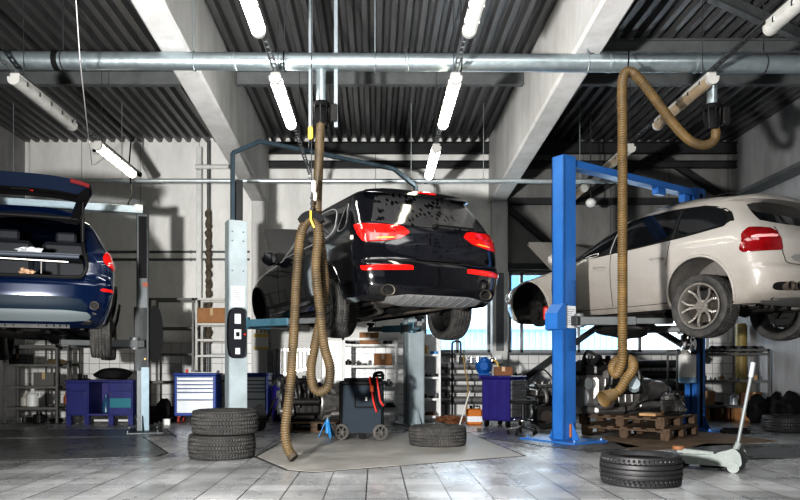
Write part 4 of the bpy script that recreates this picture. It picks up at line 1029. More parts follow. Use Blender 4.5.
for k in 'LR':
    qtr = [(.62, 1.20), (1.30, 1.13), (1.30, 1.49), (1.0, 1.46), (.74, 1.36)]; rdw = [(1.36, 1.125), (2.22, 1.075), (2.20, 1.53), (1.36, 1.495)]; fdw = [(2.30, 1.075), (3.22, 1.03), (2.92, 1.27), (2.60, 1.45), (2.30, 1.53)]
    WH.patch(k, [(.55, 1.18), (1.3, 1.105), (2.3, 1.052), (3.34, 1.01), (2.95, 1.30), (2.60, 1.48), (2.25, 1.555), (1.36, 1.52), (.95, 1.485), (.66, 1.37)], .002, 40, 14, 1).obj('window_surround', M_trimb, car)
    for w_, kk in ((qtr, 3), (rdw, 2), (fdw, 2)): WH.patch(k, w_, .006, 16, 12, 2 if w_ is qtr else 1).obj('side_window', M_glassd, car)
    for pts in ([(2.26, .37), (2.25, .7), (2.25, 1.06)], [(1.36, 1.1), (1.38, .9), (1.40, .80)], [(3.28, .37), (3.32, .6), (3.28, 1.0)]): WH.line(k, pts, .004, .0).obj('door_seam', M_gap, car)
    WH.line(k, [(1.42, .355), (2.4, .35), (3.4, .36)], .004, .0).obj('door_seam', M_gap, car)
    WH.line(k, [(2.26, 1.07), (2.255, 1.3), (2.235, 1.525)], .007, .008).obj('pillar_trim', M_shine, car); WH.line(k, [(1.33, 1.13), (1.33, 1.3), (1.33, 1.49)], .006, .008).obj('pillar_trim', M_dsteel, car)
    for d in (1.52, 2.42):
        m = MB(); m.tube([WH.P(k, d - .10, .90, .0), WH.P(k, d - .08, .905, .035), WH.P(k, d + .08, .915, .035), WH.P(k, d + .10, .915, .0)], .014, 8); m.obj('door_handle', M_whitec, car)
        WH.patch(k, [(d - .06, .875), (d + .06, .875), (d + .06, .94), (d - .06, .94)], .002, 8, 4, 2).obj('handle_recess', mat('recess_grey', (.35, .34, .32), .4), car)
    sg = -1 if k == 'L' else 1
    m = MB(); m.blob((sg * 1.04, 3.18, 1.09), (.11, .07, .085), 2, .03); m.bar((sg * .88, 3.2, 1.02), (sg * 1.0, 3.19, 1.05), .06, .05, bev=.01)
    mo = m.obj('mirror', M_whitec, car); MB().box((sg * 1.045, 3.105, 1.09), (.17, .01, .12), .004).obj('mirror_glass', M_chrome, mo)
    m = MB()
    for q in range(3): m.blob(WH.P(k, 4.36 + .08 * q, .66 + .06 * (q - 1), .0), (.035, .06, .04), q, .05, 2)
    m.obj('headlamp', M_clear, car)
m = MB(); vs = []
for i in range(11):
    for j in range(3):
        x_ = -.74 + 1.48 * i / 10; f = j / 2; vs.append((x_, 3.52 + .52 * f, 1.04 + .46 * f + .05 * (1 - (x_ / .74) ** 2)))
F = [(i * 3 + j, i * 3 + j + 1, (i + 1) * 3 + j + 1, (i + 1) * 3 + j) for i in range(10) for j in range(2)]
m.add(vs, F); m.add([(v[0], v[1] + .025, v[2] - .03) for v in vs], F); m.obj('bonnet', M_whitec, car)
WH.patch('R', [(3.6, .9), (4.2, .78), (4.3, .9), (3.7, .98)], .003).obj('engine_bay_edge', M_trimb, car)

# ================================================================== blue car: hatch open, rear towards the viewer, right edge in the picture
BL_ = Body(4.45,
    W=[(.24, .76), (.30, .82), (.40, .86), (.52, .90), (.70, .925), (.86, .93), (1.00, .915), (1.08, .895), (1.14, .87), (1.28, .79), (1.42, .72), (1.52, .65), (1.58, .55), (1.61, .44), (1.63, .28)],
    YR=[(.24, .22), (.30, .12), (.38, .05), (.48, .01), (.60, .0), (.74, .0), (.78, .04), (.84, .07), (1.00, .09), (1.10, .13), (1.24, .22), (1.40, .33), (1.50, .40), (1.55, .45), (1.58, .60), (1.61, .95), (1.63, 1.4)],
    YF_=[(.24, .2), (.4, .02), (.6, .0), (.8, .06), (.9, .3), (.98, .9), (1.05, 1.3), (1.2, 1.5), (1.4, 1.85), (1.52, 2.1), (1.6, 2.5), (1.63, 2.9)], ar=.36, af=.8, pr=2.7)
TH = R(18.5); org = Vector((-3.85, 7.92, 1.14))
car = thing('car', 'dark blue car raised on the grey lift with its rear hatch wide open', 'car'); place(car, org, TH)
zs = frange(.24, .40, 5) + frange(.43, 1.52, 44) + [1.535, 1.55, 1.565, 1.58, 1.60, 1.615, 1.63]
RY, FY, RZ, Ra = .90, 3.60, .40, .385
def hole(x, y, z): return y < .85 and abs(x) < (.62 if z < 1.15 else .62 - (z - 1.15) * .2) and .80 < z < 1.53
BL_.shell(zs, [(RY, RZ), (FY, RZ)], Ra, hole).obj('body_shell', M_bluec, car, smooth=40)
for ay in (RY, FY):
    for s in (-1, 1):
        BL_.arch_liner(ay, RZ, Ra, s, .26).obj('wheel_arch', M_trimb, car, smooth=40); BL_.arch_lip(ay, RZ, Ra, s, .26, .02).obj('arch_lip', M_trimb, car)
        wheel(car, (s * .76, ay, .255), s, .355, .235, .235, 'ten', 'rib' if ay > 2 else 'winter', M_rimd, M_tyreg)
underbody(car, BL_, .26, .70, .18, 4.0, (RY, FY))
m = MB(); m.cyl((-.3, .28, .33), (.42, .30, .33), .10, seg=18, bev=.03); m.tube(spline([(.42, .3, .33), (.6, .28, .36), (.72, .15, .42)], 6), .03, 10); m.tube(spline([(-.1, .4, .30), (.1, .9, .26), (.05, 2.4, .25)], 6), .035, 10); m.obj('exhaust_pipe', M_exh, car)
# boot: frame of the opening, lining, seat backs, blind
m = MB()
for s in (-1, 1): m.bar((s * .60, .16, .82), (s * .60, 1.0, .82), .03, .10); m.add([(s * .61, .08, .80), (s * .61, 1.15, .80), (s * .58, 1.15, 1.50), (s * .56, .40, 1.50)], [(0, 1, 2, 3)])
m.add([(-.62, .08, .80), (.62, .08, .80), (.62, 1.15, .78), (-.62, 1.15, .78)], [(0, 1, 2, 3)]); m.add([(-.62, 1.15, .78), (.62, 1.15, .78), (.58, 1.3, 1.15), (-.58, 1.3, 1.15)], [(0, 1, 2, 3)]); m.obj('boot_lining', mat('dark_blue_carpet', (.018, .024, .034), .9, var=.3), car)
m = MB()
for s in (-1, 1): m.box((s * .33, 1.24, 1.10), (.56, .14, .55), .05); m.box((s * .33, 1.28, 1.44), (.25, .09, .14), .03)
m.obj('rear_seat', mat('dark_seat', (.02, .022, .028), .7), car)
m = MB(); m.tube(spline([(-.60, .09, 1.13), (-.64, .08, .95), (-.60, .07, .83), (-.5, .06, .80), (0, .045, .80), (.5, .06, .80), (.60, .07, .83), (.64, .08, .95), (.60, .14, 1.13), (.58, .26, 1.30), (.55, .40, 1.50), (.4, .42, 1.535), (-.4, .42, 1.535), (-.55, .40, 1.50), (-.58, .26, 1.30)], 5, True), .022, 8, closed=True); m.obj('boot_seal', M_trimb, car)
m = MB(); m.cyl((-.55, .24, 1.06), (.55, .24, 1.06), .028, seg=14); m.lohi((-.56, .2, 1.075), (.56, .9, 1.085)); m.obj('luggage_blind', mat('blind_grey', (.05, .06, .08), .6), car)
m = MB(); m.bar((-.6, .17, 1.005), (.44, .17, .985), .014, .014); m.bar((.16, .17, .99), (.16, .15, .84), .014, .018); m.obj('boot_bar', mat('silver_bar', (.45, .43, .41), .3, .8), car)
# rear bumper
BL_.patch('B', [(-.62, .41), (.62, .41), (.66, .47), (.56, .58), (-.56, .58), (-.66, .47)], .008, 30, 8, 1, depth=.03).obj('bumper_insert', mat('blue_grey_plastic', (.007, .016, .028), .5, spec=.15), car)
BL_.patch('B', [(-.60, .30), (.60, .30), (.70, .36), (.62, .43), (-.62, .43), (-.70, .36)], .022, 30, 8, 1, depth=.05).obj('skid_plate', mat('matt_silver', (.17, .195, .205), .45, .3, spec=.25), car)
BL_.patch('B', [(-.45, .235), (.45, .235), (.45, .275), (-.45, .275)], .0, 20, 3, 0, depth=.05).obj('tow_bar_cover', M_skid, car)
m = MB()
for xx in (-.3, .28): p = BL_.P('B', xx, .56, .01); MB().cyl(p, p + Vector((0, -.006, 0)), .014, seg=12).obj('parking_sensor', M_trimb, car)
for k, s in (('SR', 1), ('SL', -1)):
    o = BL_.patch(k, [(.84, .99), (1.0, .93), (1.26, .93), (1.30, 1.02), (1.16, 1.12), (.90, 1.16), (.83, 1.09)], .012, 18, 12, 1, depth=.05).obj('tail_lamp', M_redl, car)
    BL_.line(k, [(.90, 1.0), (1.04, 1.03), (1.22, 1.0)], .008, .014).obj('lamp_strip', M_clear, o)
    BL_.patch(k, [(.80, .655), (1.04, .650), (1.06, .685), (.80, .695)], .006, 14, 5, 1).obj('reflector', M_redl, car)
    exhaust_tip(car, (s * .72, .045, .485), .048, .16, (0, -1, 0))
for k in 'LR':
    for w_ in ([(.60, 1.14), (.98, 1.12), (.98, 1.42), (.72, 1.38)], [(1.04, 1.12), (1.95, 1.09), (1.95, 1.48), (1.04, 1.44)], [(2.01, 1.09), (2.9, 1.06), (2.45, 1.42), (2.01, 1.48)]): BL_.patch(k, w_, .004, 14, 8, 1).obj('side_window', M_glassd, car)
    BL_.patch(k, [(1.25, .27), (3.25, .27), (3.25, .42), (1.25, .42)], .012, 20, 4, 1).obj('sill_trim', M_trimb, car)
    sg = -1 if k == 'L' else 1
    if k == 'L':
        m = MB(); m.blob((sg * 1.0, 2.92, 1.1), (.1, .06, .08), 2, .03); m.bar((sg * .85, 2.95, 1.04), (sg * .96, 2.93, 1.06), .06, .05); m.obj('mirror', M_bluec, car)
# raised hatch: the rear skin between roof and bumper swung up about its hinge
hy, hz, ang = .47, 1.555, R(80)
def swing(p):
    y, z = p.y - hy, p.z - hz
    return Vector((p.x, hy + y * math.cos(-ang) - z * math.sin(-ang) * -1 * -1, hz + y * math.sin(-ang) + z * math.cos(-ang))) if False else Vector((p.x, hy + y * math.cos(ang) + z * math.sin(ang), hz - y * math.sin(ang) + z * math.cos(ang)))
hatch = None
zr = frange(.80, 1.53, 22); ncol = 24
def hw(z): return .70 if z < 1.1 else .70 - (z - 1.1) * .40
outer = []; inner = []
for z in zr:
    for i in range(ncol + 1):
        x_ = hw(z) * (-1 + 2 * i / ncol); p = Vector((x_, BL_.rear(x_, z), z)); outer.append(swing(p)); th_ = .05 if z > 1.12 else .12
        edge = min(1, (hw(z) - abs(x_)) / .12); inner.append(swing(Vector((x_ * .97, BL_.rear(x_, z) + .025 + th_ * edge, z + .02))))
n = ncol + 1; F = []; Fg = []
def isglass(j, i): zc = (zr[j] + zr[j + 1]) / 2; xc = abs(-1 + 2 * (i + .5) / ncol); return 1.14 < zc < 1.47 and xc < .80
for j in range(len(zr) - 1):
    for i in range(ncol): (Fg if isglass(j, i) else F).append((j * n + i, j * n + i + 1, (j + 1) * n + i + 1, (j + 1) * n + i))
rim = [i for i in range(n)] + [j * n + ncol for j in range(1, len(zr))] + [(len(zr) - 1) * n + i for i in range(ncol - 1, -1, -1)] + [j * n for j in range(len(zr) - 2, 0, -1)]
K = len(outer)
hatch = MB().add(outer, F).obj('hatch', M_bluec, car, smooth=40)
MB().add(outer + inner, [(a, b, K + b, K + a) for a, b in zip(rim, rim[1:] + rim[:1])]).obj('hatch_edge', mat('dark_blue_edge', (.003, .008, .022), .6, spec=.06), hatch, smooth=40)
MB().add(inner, F).obj('hatch_lining', M_trimb, hatch, smooth=40)
MB().add(outer, Fg).obj('hatch_glass', M_glass, hatch, smooth=40)
for s in (-1, 1):
    m = MB(); vs = []
    for i in range(9):
        x_ = s * (.50 + .19 * i / 8)
        for z, o_ in ((.82, -.012), (.79, -.012), (.785, .03), (.80, .035)): vs.append(swing(Vector((x_, BL_.rear(min(abs(x_), .7), .82) + o_, z))))
    m.add(vs, [(i * 4 + j, i * 4 + (j + 1) % 4, (i + 1) * 4 + (j + 1) % 4, (i + 1) * 4 + j) for i in range(8) for j in range(4)]); m.obj('hatch_edge_lamp', mat('unlit_red_lens', (.10, .006, .008), .3, spec=.2), hatch)
for s in (-1, 1):
    m = MB(); pts = []
    vs = []; nn = 8
    for i in range(nn + 1):
        for j in range(4):
            x_ = s * (.42 + .26 * i / nn); z = .93 + .13 * j / 3; vs.append(swing(Vector((x_, BL_.rear(x_, z) - .012, z))))
    m.add(vs, [(i * 4 + j, i * 4 + j + 1, (i + 1) * 4 + j + 1, (i + 1) * 4 + j) for i in range(nn) for j in range(3)]); m.obj('hatch_lamp', M_redl, hatch)
    a = Vector((s * .59, .20, 1.22)); b = swing(Vector((s * .60, .30, 1.18)))
    m = MB(); m.cyl(a, a + (b - a) * .6, .020, seg=12); m.cyl(a + (b - a) * .55, b, .010, seg=10); m.obj('gas_strut', M_trimb, hatch)
m = MB(); m.box(swing(Vector((0, .20, .88))), (.20, .06, .05), .01); m.obj('hatch_latch', M_trimb, hatch)
m = MB(); m.box(swing(Vector((.10, .22, .92))), (.05, .05, .015), .004); m.obj('hatch_button', M_redl, hatch)
CARB = (org, TH)
def in_car(p): return Vector(org) + Matrix.Rotation(TH, 3, 'Z') @ Vector(p)
m = MB(); m.blob((0, 0, 0), (.13, .09, .05), 4, .3, 3, 4, flat=.04); o = m.obj('rag', M_paper); o.location = in_car((.02, .45, 1.127)); tag(o, 'crumpled white cloth on the luggage blind in the blue car', 'cloth')
m = MB(); m.blob((0, 0, 0), (.09, .07, .05), 9, .3, 3, 4, flat=.04); o = m.obj('rag', mat('tan_cloth', (.45, .30, .2), .8)); o.location = in_car((.0, .22, .842)); tag(o, 'small tan cloth at the bottom of the blue car boot opening', 'cloth')
# ------------------------------------------------------------------ things along the back wall
M_rack = mat('light_rack_paint', (.50, .50, .48), .5, .2, var=.3, var_scale=5)
M_rackd = mat('shaded_rack_paint', (.17, .17, .165), .5, .2, var=.35, var_scale=5)  # grey rack paint, darkened to carry the blue car's shade on the left rack
M_bcab = mat('blue_bench_paint', (.026, .032, .16), .45, var=.35, var_scale=4)
M_bcab2 = mat('bright_blue_cabinet', (.018, .055, .26), .4, var=.2)
M_purple = mat('violet_blue_trolley', (.03, .022, .17), .4, var=.25)
M_drawer = mat('pale_steel_drawer', (.62, .66, .70), .35, .3, var=.15)
M_sdrawer = mat('dull_steel_drawer', (.26, .26, .26), .4, .5, var=.3)
M_brown = mat('brown_board', (.20, .09, .045), .8, var=.4, var_scale=6)
M_tan = mat('tan_carton', (.42, .27, .14), .8, var=.25)
M_jackblue = mat('blue_stand_paint', (.03, .22, .50), .45, var=.3)
M_orange = mat('orange_canister', (.5, .16, .012), .5, var=.2)
M_slate = mat('slate_blue_machine', (.02, .030, .042), .6, spec=.15, var=.2)
M_brass = mat('brass', (.5, .34, .14), .3, .9, var=.3)
def rack(label, x0, x1, y, depth, zt, zs, m, name='metal_shelf'):
    t = thing(name, label, 'shelf', ((x0 + x1) / 2, y + depth / 2, 0)); w = (x1 - x0) / 2; d = depth / 2
    for sx in (-1, 1):
        for sy in (-1, 1):
            mb = MB(); mb.lohi((sx * w, sy * d, 0), (sx * (w - .04), sy * (d - .004), zt)); mb.lohi((sx * w, sy * d, 0), (sx * (w - .004), sy * (d - .04), zt)); mb.lohi((sx * w, sy * d, 0), (sx * (w - .05), sy * (d - .05), .006)); mb.obj('post', m, t, smooth=0)
    for z in zs:
        mb = MB(); mb.lohi((-w + .005, -d + .005, z - .008), (w - .005, d - .005, z)); mb.lohi((-w + .005, -d + .003, z - .04), (w - .005, -d + .006, z)); mb.lohi((-w + .005, d - .006, z - .04), (w - .005, d - .003, z)); mb.obj('shelf_board', m, t, smooth=0)
    mb = MB(); mb.lohi((-w, d - .01, zt - .04), (w, d, zt)); mb.lohi((-w, -d, zt - .04), (w, -d + .01, zt)); mb.obj('top_rail', m, t, smooth=0)
    return t
def carton(label, x, y, z, sx, sy, sz, m=None, rz=0, open_=False, cat='box', name='cardboard_box'):
    t = thing(name, label, cat, (x, y, z + .002), rz)
    mb = MB(); mb.lohi((-sx / 2, -sy / 2, 0), (sx / 2, sy / 2, sz), .004); mb.obj('body', m or M_card, t, smooth=0)
    mb = MB()
    for s in (-1, 1): mb.lohi((s * .002, -sy / 2, sz), (s * sx * .49, sy / 2, sz + .004))
    mb.obj('flap', m or M_card, t, smooth=0)
    MB().lohi((-.025, -sy / 2 - .001, sz * .5), (.025, sy / 2 + .001, sz + .0055)).obj('tape', mat('parcel_tape', (.45, .33, .2), .3), t, smooth=0)
    return t
# ---- small machine parts
def alternator(r, L, m):
    mb = MB(); mb.cyl((0, 0, 0), (0, 0, L), r, seg=18, bev=r * .15)
    for k in range(10): a = 2 * PI * k / 10; mb.bar((r * .95 * math.cos(a), r * .95 * math.sin(a), L * .15), (r * .95 * math.cos(a), r * .95 * math.sin(a), L * .85), r * .16, r * .16)
    mb.cyl((0, 0, L), (0, 0, L * 1.3), r * .5, seg=14); mb.box((r, 0, L * .5), (r * .7, r * .4, L * .3), .004); return mb
def small_part(kind, label, x, y, z, s, m, cat='car part', rz=0.0, lay=False):
    mb = MB()
    if kind == 'alternator': mb = alternator(s * .5, s * .8, m)
    elif kind == 'brake_disc': mb.lathe([(s * .25, 0), (s * .6, 0), (s * .6, s * .12), (s * .32, s * .12), (s * .3, s * .34), (s * .1, s * .34), (s * .1, 0)], 28)
    elif kind == 'oil_filter': mb.cyl((0, 0, 0), (0, 0, s), s * .38, seg=18, bev=s * .06); mb.cyl((0, 0, s), (0, 0, s * 1.05), s * .25, seg=14)
    elif kind == 'bracket': mb.lohi((-s * .7, -s * .25, 0), (s * .7, s * .25, s * .12), .004); mb.lohi((-s * .7, -s * .25, 0), (-s * .55, s * .25, s * .6), .004); mb.cyl((s * .4, 0, .1 * s), (s * .4, 0, s * .5), s * .2, seg=14)
    elif kind == 'hose_coil':
        pts = [(s * .5 * math.cos(a), s * .5 * math.sin(a), s * .09 + a * s * .012) for a in [2 * PI * k / 20 for k in range(52)]]; mb.tube(pts, s * .08, 8)
    elif kind == 'gear': 
        mb.lathe([(s * .15, 0), (s * .5, 0), (s * .5, s * .25), (s * .15, s * .25), (s * .15, 0)], 24, caps=False)
        for k in range(16): a = 2 * PI * k / 16; mb.box((s * .53 * math.cos(a), s * .53 * math.sin(a), s * .125), (s * .12, s * .1, s * .24), 0, a)
        mb.cyl((0, 0, 0), (0, 0, s * .6), s * .14, seg=12)
    elif kind == 'jug':
        mb.lathe([(s * .3, 0), (s * .34, s * .04), (s * .34, s * .7), (s * .14, s * .9), (s * .12, s * 1.0), (s * .14, s * 1.0), (s * .14, s * 1.07), (0, s * 1.07)], 20); mb.tube([(s * .2, 0, s * .85), (s * .42, 0, s * .8), (s * .40, 0, s * .55), (s * .3, 0, s * .5)], s * .05, 8)
    elif kind == 'bottle': mb.lathe([(s * .2, 0), (s * .23, s * .03), (s * .23, s * .6), (s * .09, s * .8), (s * .08, s * .95), (s * .1, s * .95), (s * .1, s * 1.05), (0, s * 1.05)], 18)
    elif kind == 'rag': mb.blob((0, 0, s * .2), (s * .7, s * .45, s * .22), int(abs(x) * 100) % 50, .3, 3, 4, flat=s * .19)
    elif kind == 'caliper': mb.prism(chaikin([(-s * .6, -s * .25), (-.5 * s, s * .3), (s * .5, s * .3), (s * .6, -s * .25), (s * .3, -s * .2), (s * .25, 0), (-s * .25, 0), (-s * .3, -s * .2)], 1), s * .4); mb.cyl((-.2 * s, s * .3, s * .2), (-.2 * s, s * .5, s * .2), s * .16, seg=14); mb.cyl((.22 * s, s * .3, s * .2), (.22 * s, s * .5, s * .2), s * .16, seg=14)
    elif kind == 'pliers':
        mb.bar((-s * .5, -.05 * s, s * .05), (0, .03 * s, s * .06), s * .09, s * .08, bev=.003); mb.bar((-s * .5, .12 * s, s * .05), (0, .0, s * .06), s * .09, s * .08, bev=.003); mb.bar((0, .02 * s, s * .06), (s * .35, .02 * s, s * .06), s * .12, s * .07, bev=.003)
    o = mb.obj(kind, m); o.location = (x, y, z + .002); o.rotation_euler = (PI / 2 if lay else 0, 0, rz); tag(o, label, cat); return o
# ---- left racks
Ya = 11.95
rack('grey metal shelf rack at the far left beside the blue workbench', X(3, Ya), X(58, Ya), Ya, .45, 1.30, [.27, .62, .985, 1.28], M_rackd)
rack('narrow dim shelf rack against the wall between the grey rack and the workbench', X(45, 13.3), X(71, 13.3), 13.3, .45, 1.5, [.25, .55, 1.0], M_rackd)
small_part('jug', 'white plastic jug on the lower shelf of the far left rack', X(27, Ya), Ya + .2, .27, .29, M_whitep, 'jug')
small_part('jug', 'pale tall canister beside the white jug in the far left rack', X(15, Ya), Ya + .34, .27, .20, mat('pale_can', (.45, .44, .40), .5), 'canister')
small_part('gear', 'small black gear on the lower shelf of the far left rack', X(51, Ya), Ya + .15, .27, .09, M_greasy)
small_part('caliper', 'dark brake caliper on the floor shelf of the far left rack', X(20, Ya), Ya + .25, .0, .22, M_greasy)
small_part('alternator', 'dark alternator with orange tag under the far left rack', X(35, Ya), Ya + .15, .0, .18, M_greasy)
small_part('rag', 'dark rag heap at the middle of the floor under the far left rack', X(49, Ya), Ya + .3, .0, .16, M_black, 'rag')
carton('black case on the upper shelf of the far left rack', X(14, Ya), Ya + .25, .985, .30, .25, .16, M_trimb, name='tool_case', cat='case')
small_part('rag', 'brownish rag on the upper shelf of the far left rack', X(50, Ya), Ya + .2, .985, .20, mat('brown_rag', (.16, .12, .07), .9), 'rag')
carton('dim grey box on the middle shelf of the far left rack', X(40, Ya), Ya + .25, .62, .34, .25, .22, mat('dim_grey_box', (.12, .12, .11), .8))
small_part('bottle', 'reddish brown bottle on the narrow rack next to the workbench', X(64, 13.3), 13.4, .25, .22, mat('red_brown_plastic', (.30, .10, .04), .4), 'bottle')
small_part('bottle', 'white bottle standing on the floor of the narrow rack', X(61, 13.3), 13.4, .0, .22, M_whitep, 'bottle')
# ---- blue workbench
Yb = 11.7; x0, x1 = X(66, Yb), X(133, Yb); wb = (x1 - x0) / 2
t = thing('workbench', 'blue metal workbench cabinet with open middle bay left of the grey lift post', 'workbench', ((x0 + x1) / 2, Yb + .3, 0)); f = -.3
MB().lohi((-wb - .01, f - .02, .69), (wb + .01, .32, .725), .006).obj('worktop', M_bcab, t, smooth=0)
for s in (-1, 1):
    u = MB(); xa, xb = (-wb, -wb + .37) if s < 0 else (wb - .40, wb)
    u.lohi((xa, f, .15), (xb, .3, .69), .004); u.obj('cabinet_side', M_bcab, t, smooth=0)
    d = MB().lohi((xa + .02, f - .012, .56), (xb - .02, f, .67), .004).obj('drawer', M_bcab, t, smooth=0); MB().bar((xa + .12, f - .02, .635), (xb - .12, f - .02, .635), .012, .012).obj('handle', M_bcab, d)
    d = MB().lohi((xa + .02, f - .012, .17), (xb - .02, f, .54), .004).obj('door', M_bcab, t, smooth=0)
    MB().cyl(((xb - .05 if s < 0 else xa + .05), f - .025, .5), ((xb - .05 if s < 0 else xa + .05), f - .01, .5), .014, seg=10).obj('knob', M_chrome, d)
    if s > 0: MB().lohi((xa + .03, f - .015, .28), (xb - .03, f - .012, .43)).obj('panel', mat('teal_panel', (.02, .16, .20), .5), d, smooth=0)
    MB().lohi((xa, f, 0), (xa + .08, f + .08, .15)).obj('leg', M_bcab, t, smooth=0); MB().lohi((xb - .08, f, 0), (xb, f + .08, .15)).obj('leg', M_bcab, t, smooth=0)
mb = MB(); mb.lohi((-wb + .37, .27, .15), (wb - .40, .3, .69)); mb.lohi((-wb + .37, f, .15), (wb - .40, .3, .18)); mb.obj('back_panel', mat('violet_panel', (.04, .036, .16), .5), t, smooth=0)
t2 = small_part('bottle', 'dark blue bottle standing inside the open bay of the workbench', X(102, Yb), Yb + .18, .182, .28, mat('dark_blue_bottle', (.03, .09, .16), .3), 'bottle')
mb = MB(); mb.lohi((-.45, 0, .02), (.42, .05, .06), .01); o = mb.obj('plank', M_whitep); o.location = ((x0 + x1) / 2 + .05, Yb + .42, 0); tag(o, 'white strip lying on the floor under the blue workbench', 'plank')
mb = MB(); mb.blob((0, 0, .09), (.29, .2, .105), 12, .12, 3, 2.5, flat=.085); o = mb.obj('bag', M_black); o.location = (X(112, Yb + .3), Yb + .3, .727); tag(o, 'black bag lying on top of the blue workbench', 'bag')
for k, (px, kd) in enumerate(((72, 'pliers'), (78, 'pliers'), (83.5, 'bracket'), (89, 'pliers'))):
    small_part(kd, ['black pliers at the left end of the blue workbench top', 'black pliers second from the left on the workbench top', 'dark bracket on the blue workbench top beside the bag', 'dark pliers next to the black bag on the workbench'][k], X(px, Yb + .2), Yb + .2, .726, .16, M_greasy, 'tool', k * .7)
# ---- racks between the two lift posts
Yc = 13.2
rack('grey shelf rack with open shelves right of the grey lift post', X(149, Yc), X(194, Yc), Yc, .45, 2.2, [.2, .68, 1.19, 1.67], M_rackd)
rack('pale shelf rack carrying the cardboard box, behind the blue tool cabinets', X(195, Yc), X(238, Yc), Yc, .45, 2.2, [.25, .78, 1.16, 1.45, 1.74], M_rack)
carton('brown cardboard box on the top shelf behind the pale lift post', X(211, Yc), Yc + .22, 1.745, .58, .36, .27)
mb = MB(); mb.lohi((-.3, -.18, 0), (.3, .18, .012)); o = mb.obj('tray', mat('blue_grey_tray', (.2, .25, .3), .5)); o.location = (X(222, Yc), Yc + .22, 1.161); tag(o, 'flat grey tray on the middle shelf of the pale rack', 'tray')
# vertical pipes on the wall above them
t = thing('wall_pipe', 'vertical pipe with peeling brown insulation on the back wall left of the pale post', 'pipe', (X(208.5, 14), 14.0, 0))
mb = MB(); P = [Vector((.012 * math.sin(k * 1.9), 0, 1.4 + k * .055)) for k in range(48)]; mb.tube(P, .06, 10, rfun=lambda i: .055 + .022 * math.sin(i * 2.7) * math.sin(i * .9)); mb.obj('insulation', mat('peeling_insulation', (.16, .13, .10), .9, var=.6, var_scale=12, bump=.4), t)
MB().cyl((0, 0, .0), (0, 0, ZC - .1), .03, seg=12).obj('pipe', M_steel, t)
t = thing('wall_pipe', 'pale vertical square duct beside the peeling brown pipe on the back wall', 'pipe', (X(199, 14), 14.03, 0)); MB().lohi((-.05, -.06, 0), (.05, .06, 5.2), .008).obj('duct', M_whitep, t); mb = MB(); mb.cyl((.0, -.05, 4.78), (.0, -.16, 4.78), .045, seg=12); mb.cyl((-.04, -.16, 4.78), (.60, -.16, 4.78), .045, seg=12); mb.obj('branch', M_whitep, t)
# ---- blue tool cabinets with white drawers
def tool_cabinet(label, px0, px1, Y, handles_right=True):
    xa, xb = X(px0, Y), X(px1, Y); w = (xb - xa) / 2
    t = thing('tool_cabinet', label, 'tool cabinet', ((xa + xb) / 2, Y + .22, 0)); f = -.22
    MB().lohi((-w, f, .12), (w, .22, .80), .012).obj('body', M_bcab2, t, smooth=0)
    MB().lohi((-w - .02, f - .02, .80), (w + .02, .23, .835), .012).obj('top', M_bcab2, t, smooth=0)
    zt = .775
    for h in (.06, .06, .06, .06, .12, .22):
        d = MB().lohi((-w + .05, f - .014, zt - h), (w - .05, f, zt - .006), .004).obj('drawer', M_drawer, t, smooth=0)
        MB().lohi((-w + .06, f - .022, zt - .016), (w - .06, f - .012, zt - .008), .002).obj('handle', M_steel, d, smooth=0); zt -= h + .004
    for sx in (-1, 1):
        for sy in (-1, 1):
            mb = MB(); mb.lohi((sx * (w - .09), sy * .15 - .02, .09), (sx * (w - .04), sy * .15 + .02, .12)); mb.cyl((sx * (w - .065) - .016, sy * .15, .05), (sx * (w - .065) + .016, sy * .15, .05), .05, seg=18); mb.obj('caster', mat('red_caster', (.30, .04, .03), .5), t)
    MB().tube([(w + .0, -.15, .70), (w + .06, -.15, .70), (w + .06, .15, .70), (w, .15, .70)], .012, 8).obj('push_handle', M_black, t)
    return t
tool_cabinet('blue tool cabinet with pale drawers behind the stacked tyres', 174, 216, 12.0)
tool_cabinet('blue tool cabinet with pale drawers partly hidden by the pale lift post', 226, 268, 12.3)
mb = MB(); mb.lohi((-.22, -.12, 0), (.22, .12, .012), .004); mb.lohi((-.22, -.12, .012), (-.21, .12, .04)); mb.lohi((.21, -.12, .012), (.22, .12, .04)); o = mb.obj('tray', M_whitep); o.location = (X(205, 12.2), 12.2, .838); tag(o, 'white tray on top of the blue tool cabinet behind the tyres', 'tray')
small_part('oil_filter', 'small red can at the left on the tool cabinet top', X(187, 12.1), 12.1, .837, .06, M_red, 'can')
small_part('bracket', 'blue plastic tool on the second tool cabinet top', X(228.5, 12.4), 12.4, .837, .07, M_jackblue, 'tool')
for k in range(1): small_part('pliers', ['dark pliers at the left front on the tool cabinet top', 'dark pliers in the middle of the tool cabinet top', 'dark pliers at the right of the tool cabinet top'][k], X(179 + k * 13, 12.05), 12.05 + .04 * k, .837, .12, M_greasy, 'tool', k * 1.1)
for k, (px, py, sx, sz) in enumerate(((155, 428, .11, .16), (162, 427, .12, .20), (166.5, 426, .07, .13))):
    mb = MB(); mb.blob((0, 0, sz), (sx, .12, sz), 21 + k, .2, 3, 4, flat=sz * .95); o = mb.obj('sack', M_black); o.location = (X(px, 11.9), 11.75 + .25 * k, 0.0); tag(o, ['black crumpled sack nearest the grey lift post', 'tallest black crumpled sack beside the tool cabinet', 'small black sack against the tool cabinet caster'][k], 'sack')
mb = MB(); mb.box((0, 0, .05), (.12, .05, .10), .008); o = mb.obj('box', M_whitep); o.location = (X(166, 11.65), 11.68, 0); tag(o, 'small white box in front of the black sacks', 'box')
